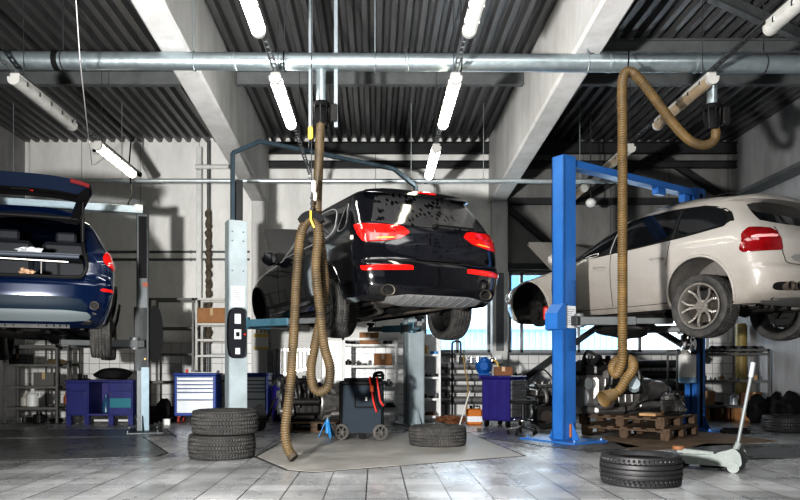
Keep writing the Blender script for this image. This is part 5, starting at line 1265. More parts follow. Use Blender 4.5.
# ---- wall of hanging spanners
Yw = 14.10
t = thing('tool_board', 'white wire mesh tool board on the back wall below the black car', 'board', (X(296.5, Yw), Yw, Z(347, Yw)))
mb = MB(); w, h = .49, .62
mb.lohi((-w, -.012, -h), (w, .02, h)); mb.obj('mounting_board', mat('white_board', (.72, .72, .70), .6, var=.15), t, smooth=0)
mb = MB()
for k in range(17): mb.lohi((-w + k * w / 8 - .002, -.02, -h), (-w + k * w / 8 + .002, -.014, h))
for k in range(18): mb.lohi((-w, -.02, -h + k * h / 8.5 - .002), (w, -.014, -h + k * h / 8.5 + .002))
mb.obj('wire_grid', mat('pale_wire', (.5, .5, .5), .5), t, smooth=0)
def spanner(L):
    mb = MB(); mb.bar((0, 0, -L * .42), (0, 0, L * .42), .02, .008, (0, 1, 0), .002)
    mb.lathe([(.014, -.006), (.028, -.006), (.028, .006), (.014, .006), (.014, -.006)], 16, Matrix.Translation((0, 0, L * .46)) @ Matrix.Rotation(PI / 2, 4, 'X'), caps=False)
    for s in (-1, 1): mb.bar((s * .004, 0, -L * .42), (s * .024, 0, -L * .46), .018, .010, (0, 1, 0)); mb.bar((s * .022, 0, -L * .455), (s * .018, 0, -L * .52), .016, .010, (0, 1, 0))
    return mb
ordn = ['leftmost', 'second from the left', 'third from the left', 'fourth from the left', 'fifth from the left', 'sixth from the left', 'seventh from the left', 'eighth from the left', 'ninth from the left', 'rightmost']
for k in range(10):
    L = (.62, .58, .54, .50, .60, .46, .44, .42, .40, .38)[k]; o = spanner(L).obj('spanner', M_chrome); o.location = (X(273 + k * 4.0, Yw), Yw - .035, Z(349, Yw) - L * .46 - .02); tag(o, 'steel spanner, %s of the row on the white tool board' % ordn[k], 'spanner', 'spanners hanging on the tool board')
t = thing('parts_bag', 'pale carton with yellow bands hanging beside the pale lift post', 'bag', (X(261, 13.6), 13.6, Z(350, 13.6)))
MB().lohi((-.13, -.05, 0), (.13, .05, .32), .01).obj('pack', M_whitep, t); mb = MB(); mb.lohi((-.132, -.052, .02), (.132, .052, .06)); mb.lohi((-.132, -.052, .24), (.132, .052, .30)); mb.obj('band', mat('yellow_band', (.65, .5, .12), .5), t, smooth=0)
mb = MB()
for s in (-.08, 0, .07): mb.lohi((s - .015, -.01, .32), (s + .015, .01, .75))
mb.obj('hanging_strap', M_tan, t, smooth=0)
# ---- pallets
def pallet(label, x, y, z, rz, L, Wd):
    t = thing('pallet', label, 'pallet', (x, y, z), rz)
    for k in range(7):
        mb = MB(); yy = -Wd / 2 + .05 + k * (Wd - .1) / 6; mb.lohi((-L / 2, yy - .05, .122), (L / 2, yy + .05, .144), .002); mb.obj('deck_board', M_wood, t, smooth=0)
    for k in range(3):
        xx = -L / 2 + .05 + k * (L - .1) / 2; MB().lohi((xx - .05, -Wd / 2, .1), (xx + .05, Wd / 2, .122)).obj('stringer', M_wood, t, smooth=0)
        for q in range(3): yy = -Wd / 2 + .06 + q * (Wd - .12) / 2; MB().lohi((xx - .05, yy - .06, .022), (xx + .05, yy + .06, .1), .003).obj('block', M_wood, t, smooth=0)
    for q in range(3): yy = -Wd / 2 + .06 + q * (Wd - .12) / 2; MB().lohi((-L / 2, yy - .05, 0), (L / 2, yy + .05, .022)).obj('bottom_board', M_wood, t, smooth=0)
    return t
pallet('small wooden pallet under the dark engine behind the looped hose', X(316, 10.6), 10.6, .007, 0, .82, .7)
pallet('lower of the two stacked pallets beside the blue lift post', 3.60, 9.84, .006, PI / 4 + .03, 1.0, 1.2)
pallet('upper of the two stacked pallets under the grey gearbox engine', 3.58, 9.86, .151, PI / 4 - .02, 1.0, 1.2)
# ---- engines
def engine(label, loc, rz, s, mb_block, mb_head, seed=0, gearbox=True):
    r = random.Random(seed); t = thing('engine', label, 'engine', loc, rz); t.scale = (s, s, s)
    mb = MB(); mb.lohi((-.30, -.20, .10), (.28, .20, .46), .03)
    for k in range(6): mb.lohi((-.27 + k * .1, -.215, .14), (-.24 + k * .1, .215, .42), .006)
    mb.lohi((-.24, -.15, .0), (.22, .15, .11), .03); mb.obj('engine_block', mb_block, t)
    mb = MB(); mb.lohi((-.29, -.19, .46), (.27, .19, .58), .02); mb.lohi((-.27, -.12, .58), (.25, .12, .65), .03)
    for k in range(4): mb.cyl((-.2 + k * .13, 0, .65), (-.2 + k * .13, 0, .69), .03, seg=12)
    mb.obj('cylinder_head', mb_head, t)
    for k in range(4):
        mb = MB(); xx = -.21 + k * .135; mb.tube(spline([(xx, -.18, .52), (xx, -.30, .56), (xx + .01, -.36, .45), (xx + .01, -.33, .32)], 6), .032, 10); mb.obj('intake_pipe', mb_head, t)
    MB().cyl((-.26, -.34, .30), (.24, -.34, .30), .055, seg=16, bev=.015).obj('intake_plenum', M_greasy, t)
    for (yy, zz, rr) in ((.0, .2, .11), (-.14, .36, .07), (.13, .40, .065), (.05, .56, .06)):
        mb = MB(); mb.lathe([(rr * .3, 0), (rr, 0), (rr * .86, .02), (rr, .04), (rr * .3, .04)], 24, Matrix.Translation((-.35, yy, zz)) @ Matrix.Rotation(PI / 2, 4, 'Y')); mb.obj('pulley', M_steel, t)
    mb = alternator(.09, .16, None); mb2 = MB(); mb2.add(mb.v, mb.f, Matrix.Translation((-.22, -.26, .16)) @ Matrix.Rotation(-PI / 2, 4, 'Y') @ Matrix.Translation((0, 0, -.08))); mb2.obj('alternator', M_alu, t)
    if gearbox:
        M = Matrix.Translation((.28, 0, .27)) @ Matrix.Rotation(PI / 2, 4, 'Y')
        mb = MB(); mb.lathe([(.25, 0), (.26, .03), (.25, .05), (.22, .14), (.16, .24), (.15, .40), (.12, .48), (.11, .62), (.06, .66), (.0, .66)], 32, M)
        for k in range(12): a = 2 * PI * k / 12; mb.bar(M @ Vector((.245 * math.cos(a), .245 * math.sin(a), .05)), M @ Vector((.17 * math.cos(a), .17 * math.sin(a), .25)), .02, .04)
        mb.box((.62, 0, .10), (.34, .24, .08), .02); mb.obj('gearbox', M_alu, t)
        MB().cyl((.94, 0, .27), (1.02, 0, .27), .05, seg=16).obj('output_flange', M_steel, t)
    for k in range(9):
        a = Vector((r.uniform(-.3, .3), r.choice((-1, 1)) * r.uniform(.12, .24), r.uniform(.42, .66))); b = a + Vector((r.uniform(-.35, .35), r.uniform(-.2, .2), r.uniform(-.35, .08))); c = (a + b) / 2 + Vector((0, r.uniform(-.12, .12), r.uniform(.05, .2)))
        MB().tube(spline([a, c, b], 8), r.uniform(.012, .03), 8).obj('engine_hose', r.choice((M_rubber, M_greasy, M_steel)), t)
    for k in range(6):
        mb = MB(); mb.box((r.uniform(-.3, .3), r.choice((-1, 1)) * r.uniform(.18, .27), r.uniform(.15, .6)), (r.uniform(.06, .16), r.uniform(.05, .1), r.uniform(.05, .14)), .012, r.uniform(0, 3)); mb.obj('engine_bracket', r.choice((M_greasy, M_alu, M_steel)), t)
    return t
engine('dark greasy engine on the small pallet behind the looped hose', (X(300, 10.55), 10.6, .153), .25, .95, M_greasy, M_greasy, 3)
engine('second dark engine standing on the floor near the blue tool cabinets', (X(300, 11.6), 11.85, .0), .3, 1.0, M_greasy, M_greasy, 8, False)
engine('large aluminium engine with gearbox lying on the stacked pallets', (3.12, 9.86, .297), .42, 1.15, M_alu, M_greasy, 5)
engine('dark engine with pipes standing behind the blue lift post', (X(552, 11.6), 12.0, .0), .3, 1.0, M_greasy, M_alu, 11, False)
engine('small grey engine part assembly at the right end of the stacked pallets', (3.98, 9.70, .297), 2.2, .42, M_alu, M_alu, 17, False)
small_part('rag', 'dark cloth lying on the right end of the upper pallet', 3.86, 9.43, .297, .13, M_rubber, 'cloth')
carton('flat tan carton on the upper pallet below the knotted hose', 3.62, 9.45, .297, .30, .22, .03, M_tan, .8)
carton('small tan box standing behind the pallets left of the far blue post', X(671, 11.5), 11.6, 0, .16, .16, .25, M_tan)
mb = MB(); mb.cyl((0, 0, 0), (0, 0, .62), .21, seg=28, bev=.015)
for z in (.2, .42): mb.cyl((0, 0, z), (0, 0, z + .02), .217, seg=28)
o = mb.obj('barrel', M_purple); o.location = (X(283, 12.6), 12.75, 0); tag(o, 'violet blue barrel behind the dark engine near the looped hose', 'barrel')
mb = MB(); mb.cyl((0, 0, 0), (0, 0, .60), .2, seg=28, bev=.015)
for z in (.2, .4): mb.cyl((0, 0, z), (0, 0, z + .02), .206, seg=28)
o = mb.obj('barrel', mat('navy_barrel', (.02, .08, .22), .45)); o.location = (X(547, 13.2), 13.2, 0); tag(o, 'dark blue barrel behind the left side of the blue lift post', 'barrel')
mb = MB(); mb.prism(chaikin([(-.1, 0), (.12, 0), (.14, .3), (.05, .42), (-.08, .3)], 2), .03, Matrix.Rotation(PI / 2, 4, 'X')); o = mb.obj('mudguard', M_rubber); o.location = (X(258, 10.6), 10.55, 0); o.rotation_euler = (-.18, 0, .4); tag(o, 'dark rubber mudguard leaning behind the stacked tyres', 'mudguard')
# ---- jack stand
t = thing('jack_stand', 'bright blue jack stand on the floor left of the wheeled machine', 'jack stand', (X(327.5, 9.55), 9.55, 0), .4)
for k in range(3):
    a = 2 * PI * k / 3 + .5; mb = MB(); mb.bar((.03 * math.cos(a), .03 * math.sin(a), .20), (.12 * math.cos(a), .12 * math.sin(a), 0.008), .035, .012, (0, 0, 1), .003); mb.obj('leg', M_jackblue, t)
MB().cyl((0, 0, .06), (0, 0, .24), .03, seg=14).obj('tube', M_jackblue, t); mb = MB(); mb.cyl((0, 0, .24), (0, 0, .28), .016, seg=10); mb.box((0, 0, .285), (.08, .04, .02), .005); mb.obj('saddle', M_steel, t)
# ---- wheeled service machine
t = thing('service_machine', 'dark slate wheeled service machine with red leads beside the looped hose', 'machine', (X(363, 9.3), 9.4, 0), -.12)
mb = MB(); M = Matrix(((0, 0, 1, -.25), (1, 0, 0, 0), (0, 1, 0, 0), (0, 0, 0, 1)))
mb.prism([(-.18, .09), (.20, .09), (.20, .70), (-.14, .72)], .50, M); mb.obj('body', M_slate, t, smooth=0)
mb = MB(); mb.lohi((-.28, -.20, .70), (.28, .23, .755), .015); mb.lohi((-.24, -.10, .755), (.24, .2, .79), .01); mb.obj('top_tray', M_black, t)
mb = MB(); mb.lohi((-.285, -.185, .08), (-.245, .21, .70), .008); mb.obj('side_panel', M_black, t)
mb = MB(); mb.bar((-.08, -.172, .58), (-.08, -.178, .42), .012, .02); mb.bar((-.08, -.178, .42), (.20, -.178, .42), .02, .02); mb.obj('front_rail', M_black, t)
MB().lohi((.05, -.168, .50), (.075, -.160, .55)).obj('indicator', M_whitep, t, smooth=0)
for s in (-1, 1):
    w_ = MB(); w_.M = Matrix.Translation((s * .25, -.235, .106)) @ Matrix.Rotation(-.95, 4, 'Z'); w_.lathe([(.074, -.025), (.095, -.025), (.105, -.012), (.105, .012), (.095, .025), (.074, .025), (.074, -.025)], 28, Matrix.Rotation(PI / 2, 4, 'Y'), caps=False); w_.cyl((-.025, 0, 0), (.03, 0, 0), .03, seg=12)
    for k in range(6): a = 2 * PI * k / 6; w_.bar((0, .03 * math.cos(a), .03 * math.sin(a)), (0, .09 * math.cos(a), .09 * math.sin(a)), .03, .014)
    w_.obj('wheel', mat('grey_rubber_wheel', (.10, .095, .09), .7), t)
mb = MB(); mb.cyl((.0, -.14, .05), (.0, -.11, .05), .045, seg=16); mb.cyl((0, -.125, .05), (0, -.125, .1), .012, seg=8); mb.obj('caster', M_black, t)
for k, (m_, x_) in enumerate(((M_red, .10), (M_black, .14), (M_red, .19))):
    MB().tube(spline([(x_, .0, .80), (x_ + .01, -.18, .78), (x_ + .04, -.215, .62), (x_ + .06, -.205, .5), (x_ + .10, -.2, .36 + .04 * k)], 8), .012, 8).obj('lead', m_, t)
MB().box((.14, -.21, .66), (.05, .03, .09), .008).obj('clamp', mat('orange_clamp', (.75, .12, .03), .4), t)
mb = MB(); mb.tube(spline([(.12, .2, .76), (.14, .1, .84), (.24, .0, .86), (.27, -.1, .78)], 6), .02, 8); mb.box((.2, .05, .82), (.14, .12, .03), .006); mb.obj('handle', M_black, t)
# ---- white racks behind it
Ye = 12.7
rack('white shelf rack with cartons and parts under the black car', X(342, Ye), X(398, Ye), Ye, .42, 1.45, [.22, .58, .965, 1.34], M_whitep)
carton('brown and white carton on the upper shelf of the white rack', X(369, Ye), Ye + .2, 1.345, .34, .26, .20)
carton('brown carton on the second shelf of the white rack', X(383, Ye), Ye + .2, .97, .32, .26, .20)
for k, (px, z, kd, s, m_, lb) in enumerate((
    (350, 1.345, 'hose_coil', .16, M_greasy, 'dark hose coil at the left on the upper shelf of the white rack'), (388, 1.345, 'caliper', .15, M_greasy, 'dark caliper right of the upper carton on the white rack'),
    (348, .97, 'alternator', .10, M_greasy, 'dark alternator at the left end of the second white shelf'), (356, .97, 'gear', .10, M_alu, 'grey gear on the second shelf of the white rack'), (364, .97, 'brake_disc', .09, M_disc, 'brown brake disc left of the carton on the second white shelf'), (370, .97, 'oil_filter', .08, M_steel, 'grey oil filter touching the carton on the second white shelf'),
    (389, .585, 'alternator', .13, M_alu, 'grey alternator at the right end of the third white shelf'), (376, .585, 'caliper', .13, M_greasy, 'dark caliper on the third shelf of the white rack'), (390, .225, 'brake_disc', .22, M_greasy, 'dark brake disc on the lowest shelf of the white rack'), (350, .585, 'oil_filter', .11, M_brass, 'brass coloured filter at the left end of the third white shelf'), (357, .585, 'gear', .10, M_tan, 'tan gear shaped part on the third shelf of the white rack'))):
    small_part(kd, lb, X(px, Ye), Ye + .17, z + .001, s, m_)
Yf_ = 12.4
t = rack('narrow white shelf rack right of the far pale lift post', X(420.5, Yf_), X(441, Yf_), Yf_, .42, 1.5, [.1, .40, .77, 1.16], M_whitep)
MB().lohi((-.172, -.2, .02), (-.166, .2, 1.48)).obj('side_panel', M_dsteel, t, smooth=0); MB().lohi((-.16, .195, .02), (.16, .2, 1.48)).obj('back_panel', M_whitep, t, smooth=0)
for px, z, kd, s, m_, lb in ((425, 1.161, 'jug', .17, M_brass, 'brass jug on the top shelf of the narrow white rack'), (435, 1.161, 'caliper', .12, M_jackblue, 'blue clamp on the top shelf of the narrow white rack'), (427, .771, 'gear', .10, M_greasy, 'dark gear at the left on the middle shelf of the narrow rack'), (435, .771, 'bracket', .10, M_greasy, 'dark bracket at the right on the middle shelf of the narrow rack'), (425.5, .401, 'alternator', .07, M_greasy, 'dark alternator on the lower shelf of the narrow rack'), (431.5, .401, 'caliper', .08, M_disc, 'brown caliper in the middle of the lower shelf of the narrow rack'), (437, .401, 'oil_filter', .08, M_steel, 'grey filter at the right end of the lower shelf of the narrow rack'), (431, .101, 'rag', .13, M_brown, 'brown rag at the bottom of the narrow white rack')):
    small_part(kd, lb, X(px, Yf_), Yf_ + .16, z, s, m_)
# ---- pipe radiators under the windows
def radiator(label, xa, xb, zs, m):
    t = thing('radiator', label, 'radiator', ((xa + xb) / 2, YW - .22, 0)); w = (xb - xa) / 2
    for z in zs: MB().cyl((-w, 0, z), (w, 0, z), .075, seg=18, bev=.02).obj('pipe', m, t)
    for s in (-1, 1):
        mb = MB(); mb.lohi((s * (w - .12) - .02, -.02, .0), (s * (w - .12) + .02, .02, zs[-1])); mb.obj('support', M_dsteel, t, smooth=0)
M_rad = mat('grey_radiator', (.2, .2, .2), .4, .3, var=.3)
radiator('grey pipe radiator under the window left of the violet trolley', 1.25, 2.25, [.30, .52, .74, .96], M_rad)
radiator('dark pipe radiator under the window behind the knotted hose', 3.9, 6.1, [.35, .57, .79, 1.0], mat('dark_radiator', (.05, .05, .052), .4, .3, var=.3))
mb = MB(); mb.tube(spline([(0, 0, -1.0), (0, 0, -.5), (0, 0, 0), (0, 0, .35), (.03, 0, .42), (.12, 0, .43), (.16, 0, .38), (.16, 0, .1)], 6), .018, 8); mb.box((.16, 0, .06), (.06, .05, .14), .01); o = mb.obj('bent_pipe', M_greasy); o.location = (X(453, 13.6), 13.75, 1.0); tag(o, 'dark bent pipe standing in front of the window left of the blue pump', 'pipe')
# ---- violet tool trolley with things on it
t = thing('tool_trolley', 'violet blue tool trolley on casters with grey drawers behind the round stool', 'trolley', (X(505, 11.35), 11.45, 0), -.62)
MB().lohi((-.24, -.30, .10), (.24, .30, .76), .02).obj('body', M_purple, t, smooth=0)
mb = MB(); mb.lohi((-.26, -.32, .76), (.26, .32, .80), .015); mb.lohi((-.28, -.33, .74), (-.24, .33, .80), .01); mb.obj('top', M_purple, t)
mb = MB()
for k in range(3): mb.lohi((-.2 + k * .15, -.315, .14), (-.1 + k * .15, -.30, .72), .006)
mb.obj('side_panel', M_purple, t, smooth=0)
zt = .73
for h in (.08, .08, .08, .10, .12, .12):
    d = MB().lohi((.24, -.27, zt - h + .008), (.262, .27, zt), .005).obj('drawer', M_sdrawer, t, smooth=0); MB().lohi((.258, -.25, zt - .02), (.275, .25, zt - .008)).obj('handle', M_steel, d, smooth=0); zt -= h
for sx in (-1, 1):
    for sy in (-1, 1):
        mb = MB(); mb.cyl((sx * .18 - .02, sy * .24, .05), (sx * .18 + .02, sy * .24, .05), .05, seg=16); mb.lohi((sx * .18 - .03, sy * .24 - .03, .085), (sx * .18 + .03, sy * .24 + .03, .10)); mb.obj('caster', M_black, t)
carton('brown carton on top of the violet trolley', X(503, 11.25), 11.25, .802, .28, .18, .13, M_brown, -.1)
t = thing('pump', 'blue pump with silver pipe fittings on the violet trolley top', 'pump', (X(484, 11.55), 11.55, .802))
mb = MB(); mb.blob((0, 0, .15), (.13, .12, .14), 3, .08, 3); mb.cyl((-.02, -.13, .15), (-.02, -.02, .15), .085, seg=20, bev=.02); mb.lohi((-.1, -.08, 0), (.1, .08, .04), .01); mb.obj('pump_body', mat('pump_blue', (.01, .09, .30), .35), t)
mb = MB(); mb.cyl((-.28, 0, .24), (.05, 0, .27), .035, seg=12); mb.cyl((-.2, 0, .21), (-.2, 0, .29), .05, seg=14); mb.cyl((-.10, 0, .22), (-.10, 0, .30), .045, seg=14); mb.blob((.14, .02, .24), (.06, .05, .05), 2, .1, 2); mb.obj('pipe_fitting', M_chrome, t)
mb = MB(); mb.tube(spline([(.13, 0, .26), (.2, -.05, .2), (.24, -.06, .05)], 6), .014, 8); mb.obj('fuel_hose', mat('yellow_hose', (.5, .33, .05), .5), t)
for k, (px, dy, kd, s) in enumerate(((517, .12, 'gear', .08), (522, .2, 'pliers', .10), (519, .3, 'bracket', .07))): small_part(kd, ['dark gear right of the brown carton on the violet trolley', 'dark pliers on the right half of the violet trolley top', 'dark bracket at the right edge of the violet trolley top'][k], X(px, 11.35 + dy), 11.4 + dy, .801, s, M_greasy, 'tool')
mb = MB(); mb.tube(spline([(0, 0, 1.15), (.03, 0, .9), (.08, -.03, .6), (.06, -.03, .3), (.05, 0, .05)], 8), .014, 8); o = mb.obj('hanging_hose', mat('yellowish_hose', (.32, .22, .08), .6)); o.location = (X(464, 13.2), 13.3, 0.0); tag(o, 'thin yellowish hose hanging in front of the grey radiator', 'hose')
t = thing('canister', 'orange canister on the floor left of the violet trolley', 'canister', (X(474.5, 11.7), 11.75, 0))
mb = MB(); mb.lohi((-.12, -.09, 0), (.12, .09, .26), .02); mb.obj('body', M_orange, t); mb = MB(); mb.lohi((-.122, -.092, .05), (.122, .092, .14)); mb.obj('label_band', M_paper, t, smooth=0); mb = MB(); mb.cyl((-.05, 0, .26), (-.05, 0, .31), .025, seg=12); mb.tube([(.0, 0, .26), (.0, 0, .30), (.09, 0, .30), (.09, 0, .26)], .012, 8); mb.obj('cap', M_black, t)
mb = MB(); mb.cyl((0, 0, .012), (.20, .25, .55), .011, seg=10); o = mb.obj('stick', M_whitep); o.location = (X(459.5, 11.2), 11.25, 0); tag(o, 'white stick leaning against the orange canister', 'stick')
small_part('rag', 'brown crumpled cloth on the floor between the narrow rack and the orange canister', X(452, 11.9), 12.0, 0, .32, M_brown, 'cloth')
carton('small white box on the floor in front of the violet trolley', X(479.5, 10.5), 10.5, 0, .06, .06, .05, M_whitep)
# ---- round stool
t = thing('work_stool', 'round black-seated work stool on a star base in front of the violet trolley', 'stool', (X(523, 10.0), 10.0, .0))
MB().cyl((0, 0, .43), (0, 0, .475), .19, seg=36, bev=.015).obj('seat', M_rubber, t); MB().cyl((0, 0, .1), (0, 0, .43), .022, seg=14).obj('column', M_greasy, t)
for k in range(5):
    a = 2 * PI * k / 5 + .3; mb = MB(); mb.bar((0, 0, .115), (.2 * math.cos(a), .2 * math.sin(a), .075), .03, .02); lg = mb.obj('leg', M_greasy, t); MB().cyl((.2 * math.cos(a) - .012, .2 * math.sin(a), .03), (.2 * math.cos(a) + .012, .2 * math.sin(a), .03), .03, seg=14).obj('caster', M_black, lg)
mb = MB(); mb.tube([(.13 * math.cos(a), .13 * math.sin(a), .2) for a in [2 * PI * k / 24 for k in range(24)]], .009, 6, closed=True); mb.obj('foot_ring', M_chrome, t)
t = thing('brake_drum', 'dark round brake drum standing on edge left of the blue lift post', 'brake drum', (X(546, 10.9), 10.9, .185), .1)
MB().lathe([(.03, -.05), (.16, -.05), (.185, -.03), (.185, .05), (.15, .06), (.15, .0), (.06, .0), (.06, .05), (.03, .05)], 36, Matrix.Rotation(PI / 2, 4, 'X') @ Matrix.Rotation(PI, 4, 'X')).obj('drum', M_rubber, t); MB().cyl((0, -.055, 0), (0, -.01, 0), .10, seg=24).obj('hub', M_disc, t)
# ---- cardboard sheet under the pallets
P = [floorpt(*p) for p in ((601, 437), (634, 452), (778, 441.5), (706, 431.5))]
mb = MB(); mb.prism(P, .006); tag(mb.obj('cardboard_sheet', mat('dirty_cardboard', (.19, .135, .09), .85, var=.55, var_scale=3), smooth=0), 'dirty brown cardboard sheet on the floor under the stacked pallets', 'cardboard')
# ---- trolley jack
M_jack = mat('pale_jack_paint', (.21, .235, .225), .5, var=.3, var_scale=12, spec=.3)
t = thing('trolley_jack', 'white trolley jack with a long upright handle beside the front tyre', 'jack', (3.06, 6.56, 0), R(143))
for s in (-1, 1):
    mb = MB(); mb.prism([(-.20, .045), (.26, .045), (.30, .09), (.26, .125), (.0, .14), (-.16, .19), (-.22, .16)], .012, Matrix.Translation((0, s * .09 + .006, 0)) @ Matrix.Rotation(PI / 2, 4, 'X')); mb.obj('side_plate', M_jack, t, smooth=0)
mb = MB(); mb.lohi((-.05, -.08, .115), (.24, .08, .135), .006); mb.lohi((-.18, -.07, .06), (.05, .07, .12), .02); mb.obj('body', M_jack, t, smooth=0)
mb = MB(); mb.bar((-.02, 0, .14), (.30, 0, .155), .06, .045, bev=.006); mb.obj('lift_arm', M_jack, t); mb = MB(); mb.cyl((.29, 0, .16), (.29, 0, .195), .055, seg=20, bev=.006); mb.obj('saddle', mat('rubber_brown', (.20, .09, .04), .7), t)
for s in (-1, 1):
    MB().cyl((.25, s * .115, .04), (.25, s * .08, .04), .04, seg=18).obj('front_wheel', M_black, t); mb = MB(); mb.cyl((-.20, s * .15, .05), (-.20, s * .11, .05), .05, seg=20); mb.obj('rear_wheel', M_jack, t)
    mb = MB(); mb.prism(chaikin([(-.27, .05), (-.12, .05), (-.13, .18), (-.2, .22), (-.26, .17)], 2), .02, Matrix.Translation((0, s * .13 + .01, 0)) @ Matrix.Rotation(PI / 2, 4, 'X')); mb.obj('wheel_guard', M_jack, t, smooth=0)
mb = MB(); mb.cyl((-.17, 0, .12), (-.22, 0, .26), .035, .026, seg=16); mb.cyl((-.17, -.08, .13), (-.17, .08, .13), .022, seg=12); mb.obj('handle_socket', M_jack, t)
mb = MB(); mb.cyl((-.21, 0, .24), (-.315, 0, .84), .016, seg=12); h = mb.obj('handle', mat('pale_metal_handle', (.20, .215, .22), .5, .3), t); MB().cyl((-.315, 0, .84), (-.335, 0, .97), .021, seg=12).obj('grip', mat('worn_grip', (.35, .37, .39), .5), h)
mb = MB(); mb.lohi((-.1, -.05, .02), (.1, .05, .05), .008); mb.cyl((-.02, -.075, .09), (.1, -.075, .09), .02, seg=10); mb.obj('hydraulic_unit', M_greasy, t)
# ---- right hand rack
Yg = 12.5
rack('dim shelf rack with coil springs at the right of the far blue post', X(677, Yg), X(770, Yg), Yg, .45, 1.25, [.27, .71, 1.18], M_rackd)
def coil_strut(label, x, y, z, L, rz):
    t = thing('coil_strut', label, 'suspension strut', (x, y, z), rz)
    N_ = 90; P = [(-L * .35 + L * .6 * k / N_, .045 * math.cos(k / N_ * 2 * PI * 5.5), .068 + .045 * math.sin(k / N_ * 2 * PI * 5.5)) for k in range(N_ + 1)]
    MB().tube(P, .011, 7).obj('spring', M_steel, t); MB().cyl((-L * .5, 0, .068), (L * .5, 0, .068), .02, seg=12).obj('damper', M_chrome, t)
    mb = MB(); mb.cyl((-L * .37, 0, .068), (-L * .34, 0, .068), .06, seg=18); mb.cyl((L * .26, 0, .068), (L * .29, 0, .068), .06, seg=18); mb.obj('spring_seat', M_black, t)
for k in range(5): coil_strut('coil spring strut, %s of the row on the dim right rack' % ('leftmost', 'second from the left', 'middle one', 'second from the right', 'rightmost')[k], X(722 + k * 10.5, Yg), Yg + .20, 1.182, .46, .72 + .01 * k)
small_part('hose_coil', 'dark coiled hose left of the springs on the dim rack', X(706, Yg), Yg + .2, 1.181, .2, M_greasy, 'hose'); small_part('caliper', 'dark caliper at the left end of the top shelf of the dim rack', X(694, Yg), Yg + .2, 1.181, .16, M_steel)
kinds = ('gear', 'oil_filter', 'bracket', 'alternator', 'brake_disc', 'caliper', 'gear', 'oil_filter')
for k in range(8): small_part(kinds[k], 'small greasy part, %s on the dim rack middle shelf' % ('first from the left', 'second from the left', 'third from the left', 'fourth from the left', 'fourth from the right', 'third from the right', 'second from the right', 'rightmost')[k], X(700 + k * 8.6, Yg), Yg + .14, .711, .075, (M_brown, M_steel, M_greasy, M_tan)[k % 4])
for k, (px, z, s, m_, lb) in enumerate(((693, .271, .22, M_brown, 'red-brown box at the left end of the lower shelf of the dim rack'), (710, .271, .24, M_tan, 'tan box second on the lower shelf of the dim rack'), (757, .271, .22, M_brown, 'brown box at the right end of the lower shelf of the dim rack'), (705, 0, .24, M_tan, 'tan box on the floor under the left half of the dim rack'), (725, 0, .22, M_brown, 'brown box on the floor under the middle of the dim rack'), (745, 0, .23, M_card, 'brown box on the floor under the right half of the dim rack'))): carton(lb, X(px, Yg), Yg + .2, z, .26, .22, s, m_)
small_part('jug', 'white jug with blue cap on the lower shelf of the dim rack', X(738, Yg), Yg + .15, .271, .2, M_drawer, 'jug'); small_part('rag', 'black rag bundle on the lower shelf of the dim rack', X(724, Yg), Yg + .2, .271, .12, M_black, 'rag')
for k, (px, y_, sx, sz) in enumerate(((6.40, 12.12, .17, .24), (6.72, 11.7, .19, .26), (6.76, 12.25, .14, .24))):
    mb = MB(); mb.blob((0, 0, sz), (sx, .18, sz), 31 + k, .18, 3, 3.5, flat=sz * .96); o = mb.obj('sack', M_black); o.location = (px, y_, 0); tag(o, ['black sack nearest the dim rack at the right wall', 'large black sack behind the tyre at the right wall', 'black sack squeezed between the dim rack and the sack behind the tyre'][k], 'sack')
mb = MB(); mb.box((0, 0, .06), (.3, .12, .03), .01); mb.box((0, 0, .025), (.34, .2, .05), .01); o = mb.obj('foot_pedal', M_black); o.location = (X(735, 10.2), 10.2, 0); tag(o, 'flat black foot pedal on the floor right of the far blue post', 'pedal')
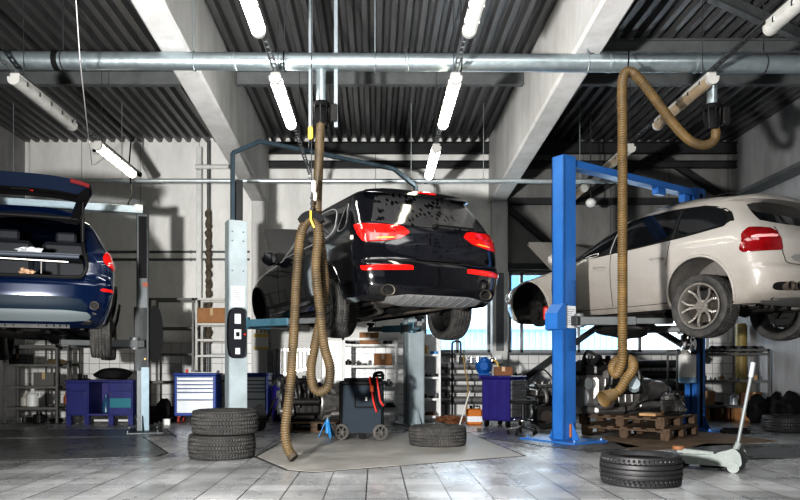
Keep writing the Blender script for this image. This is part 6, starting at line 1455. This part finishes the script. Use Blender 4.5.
mb = MB(); mb.cyl((0, 0, 0), (0, 0, 1.0), .10, seg=24, bev=.02); o = mb.obj('gas_cylinder', mat('ochre_cylinder', (.25, .19, .07), .5)); o.location = (X(744, 13.4), 13.5, .9); o.location.z = 0; o.scale = (1, 1, 1.75); tag(o, 'tall ochre gas cylinder behind the coil springs', 'gas cylinder')
# ------------------------------------------------------------------ light, sky and camera
def lamp(name, kind, loc, power, col=(1, 1, 1), size=.2, target=None, size_y=None):
    l = bpy.data.lights.new(name, kind); l.energy = power; l.color = col
    if kind == 'AREA':
        l.size = size
        if size_y: l.shape = 'RECTANGLE'; l.size_y = size_y
    else: l.shadow_soft_size = size
    o = bpy.data.objects.new(name, l); COL.objects.link(o); o.location = loc
    if target: o.rotation_euler = (Vector(target) - Vector(loc)).to_track_quat('-Z', 'Y').to_euler()
    return o
k_ = lamp('key_flash', 'SPOT', (-1.95, .6, 1.15), 4500, (1, .98, .95), .14, (1.0, 10, 2.7)); k_.data.spot_size = R(104); k_.data.spot_blend = .8
lamp('front_fill', 'AREA', (1.0, -3.5, 2.3), 25, (.93, .97, 1), 6.5, (1.0, 8, 1.2), 3.2)  # added soft fill from behind the camera; there is no door here
lamp('floor_fill', 'AREA', (1.9, 4.2, 5.0), 160, (1, .98, .95), 5.0, (1.9, 5.2, 0), 2.0)  # added fill above the view, brightens the front floor
w = bpy.data.worlds.new('overcast'); SC.world = w; w.use_nodes = True
bg = w.node_tree.nodes['Background']; bg.inputs[0].default_value = (.93, .97, 1.0, 1); bg.inputs[1].default_value = 5.0
cam = bpy.data.cameras.new('camera'); co = bpy.data.objects.new('camera', cam); COL.objects.link(co)
co.location = (0, 0, CAMZ); co.rotation_euler = (PI / 2, 0, 0)
cam.sensor_width = 36; cam.lens = 36 * FPX / 800; cam.shift_x = (400 - CX) / 800; cam.shift_y = (CY - 250) / 800
cam.clip_start = .05; cam.clip_end = 300
SC.camera = co
SC.view_settings.view_transform = 'Standard'; SC.view_settings.look = 'High Contrast'; SC.view_settings.exposure = -.05; SC.view_settings.gamma = 1.05
bpy.context.view_layer.update()
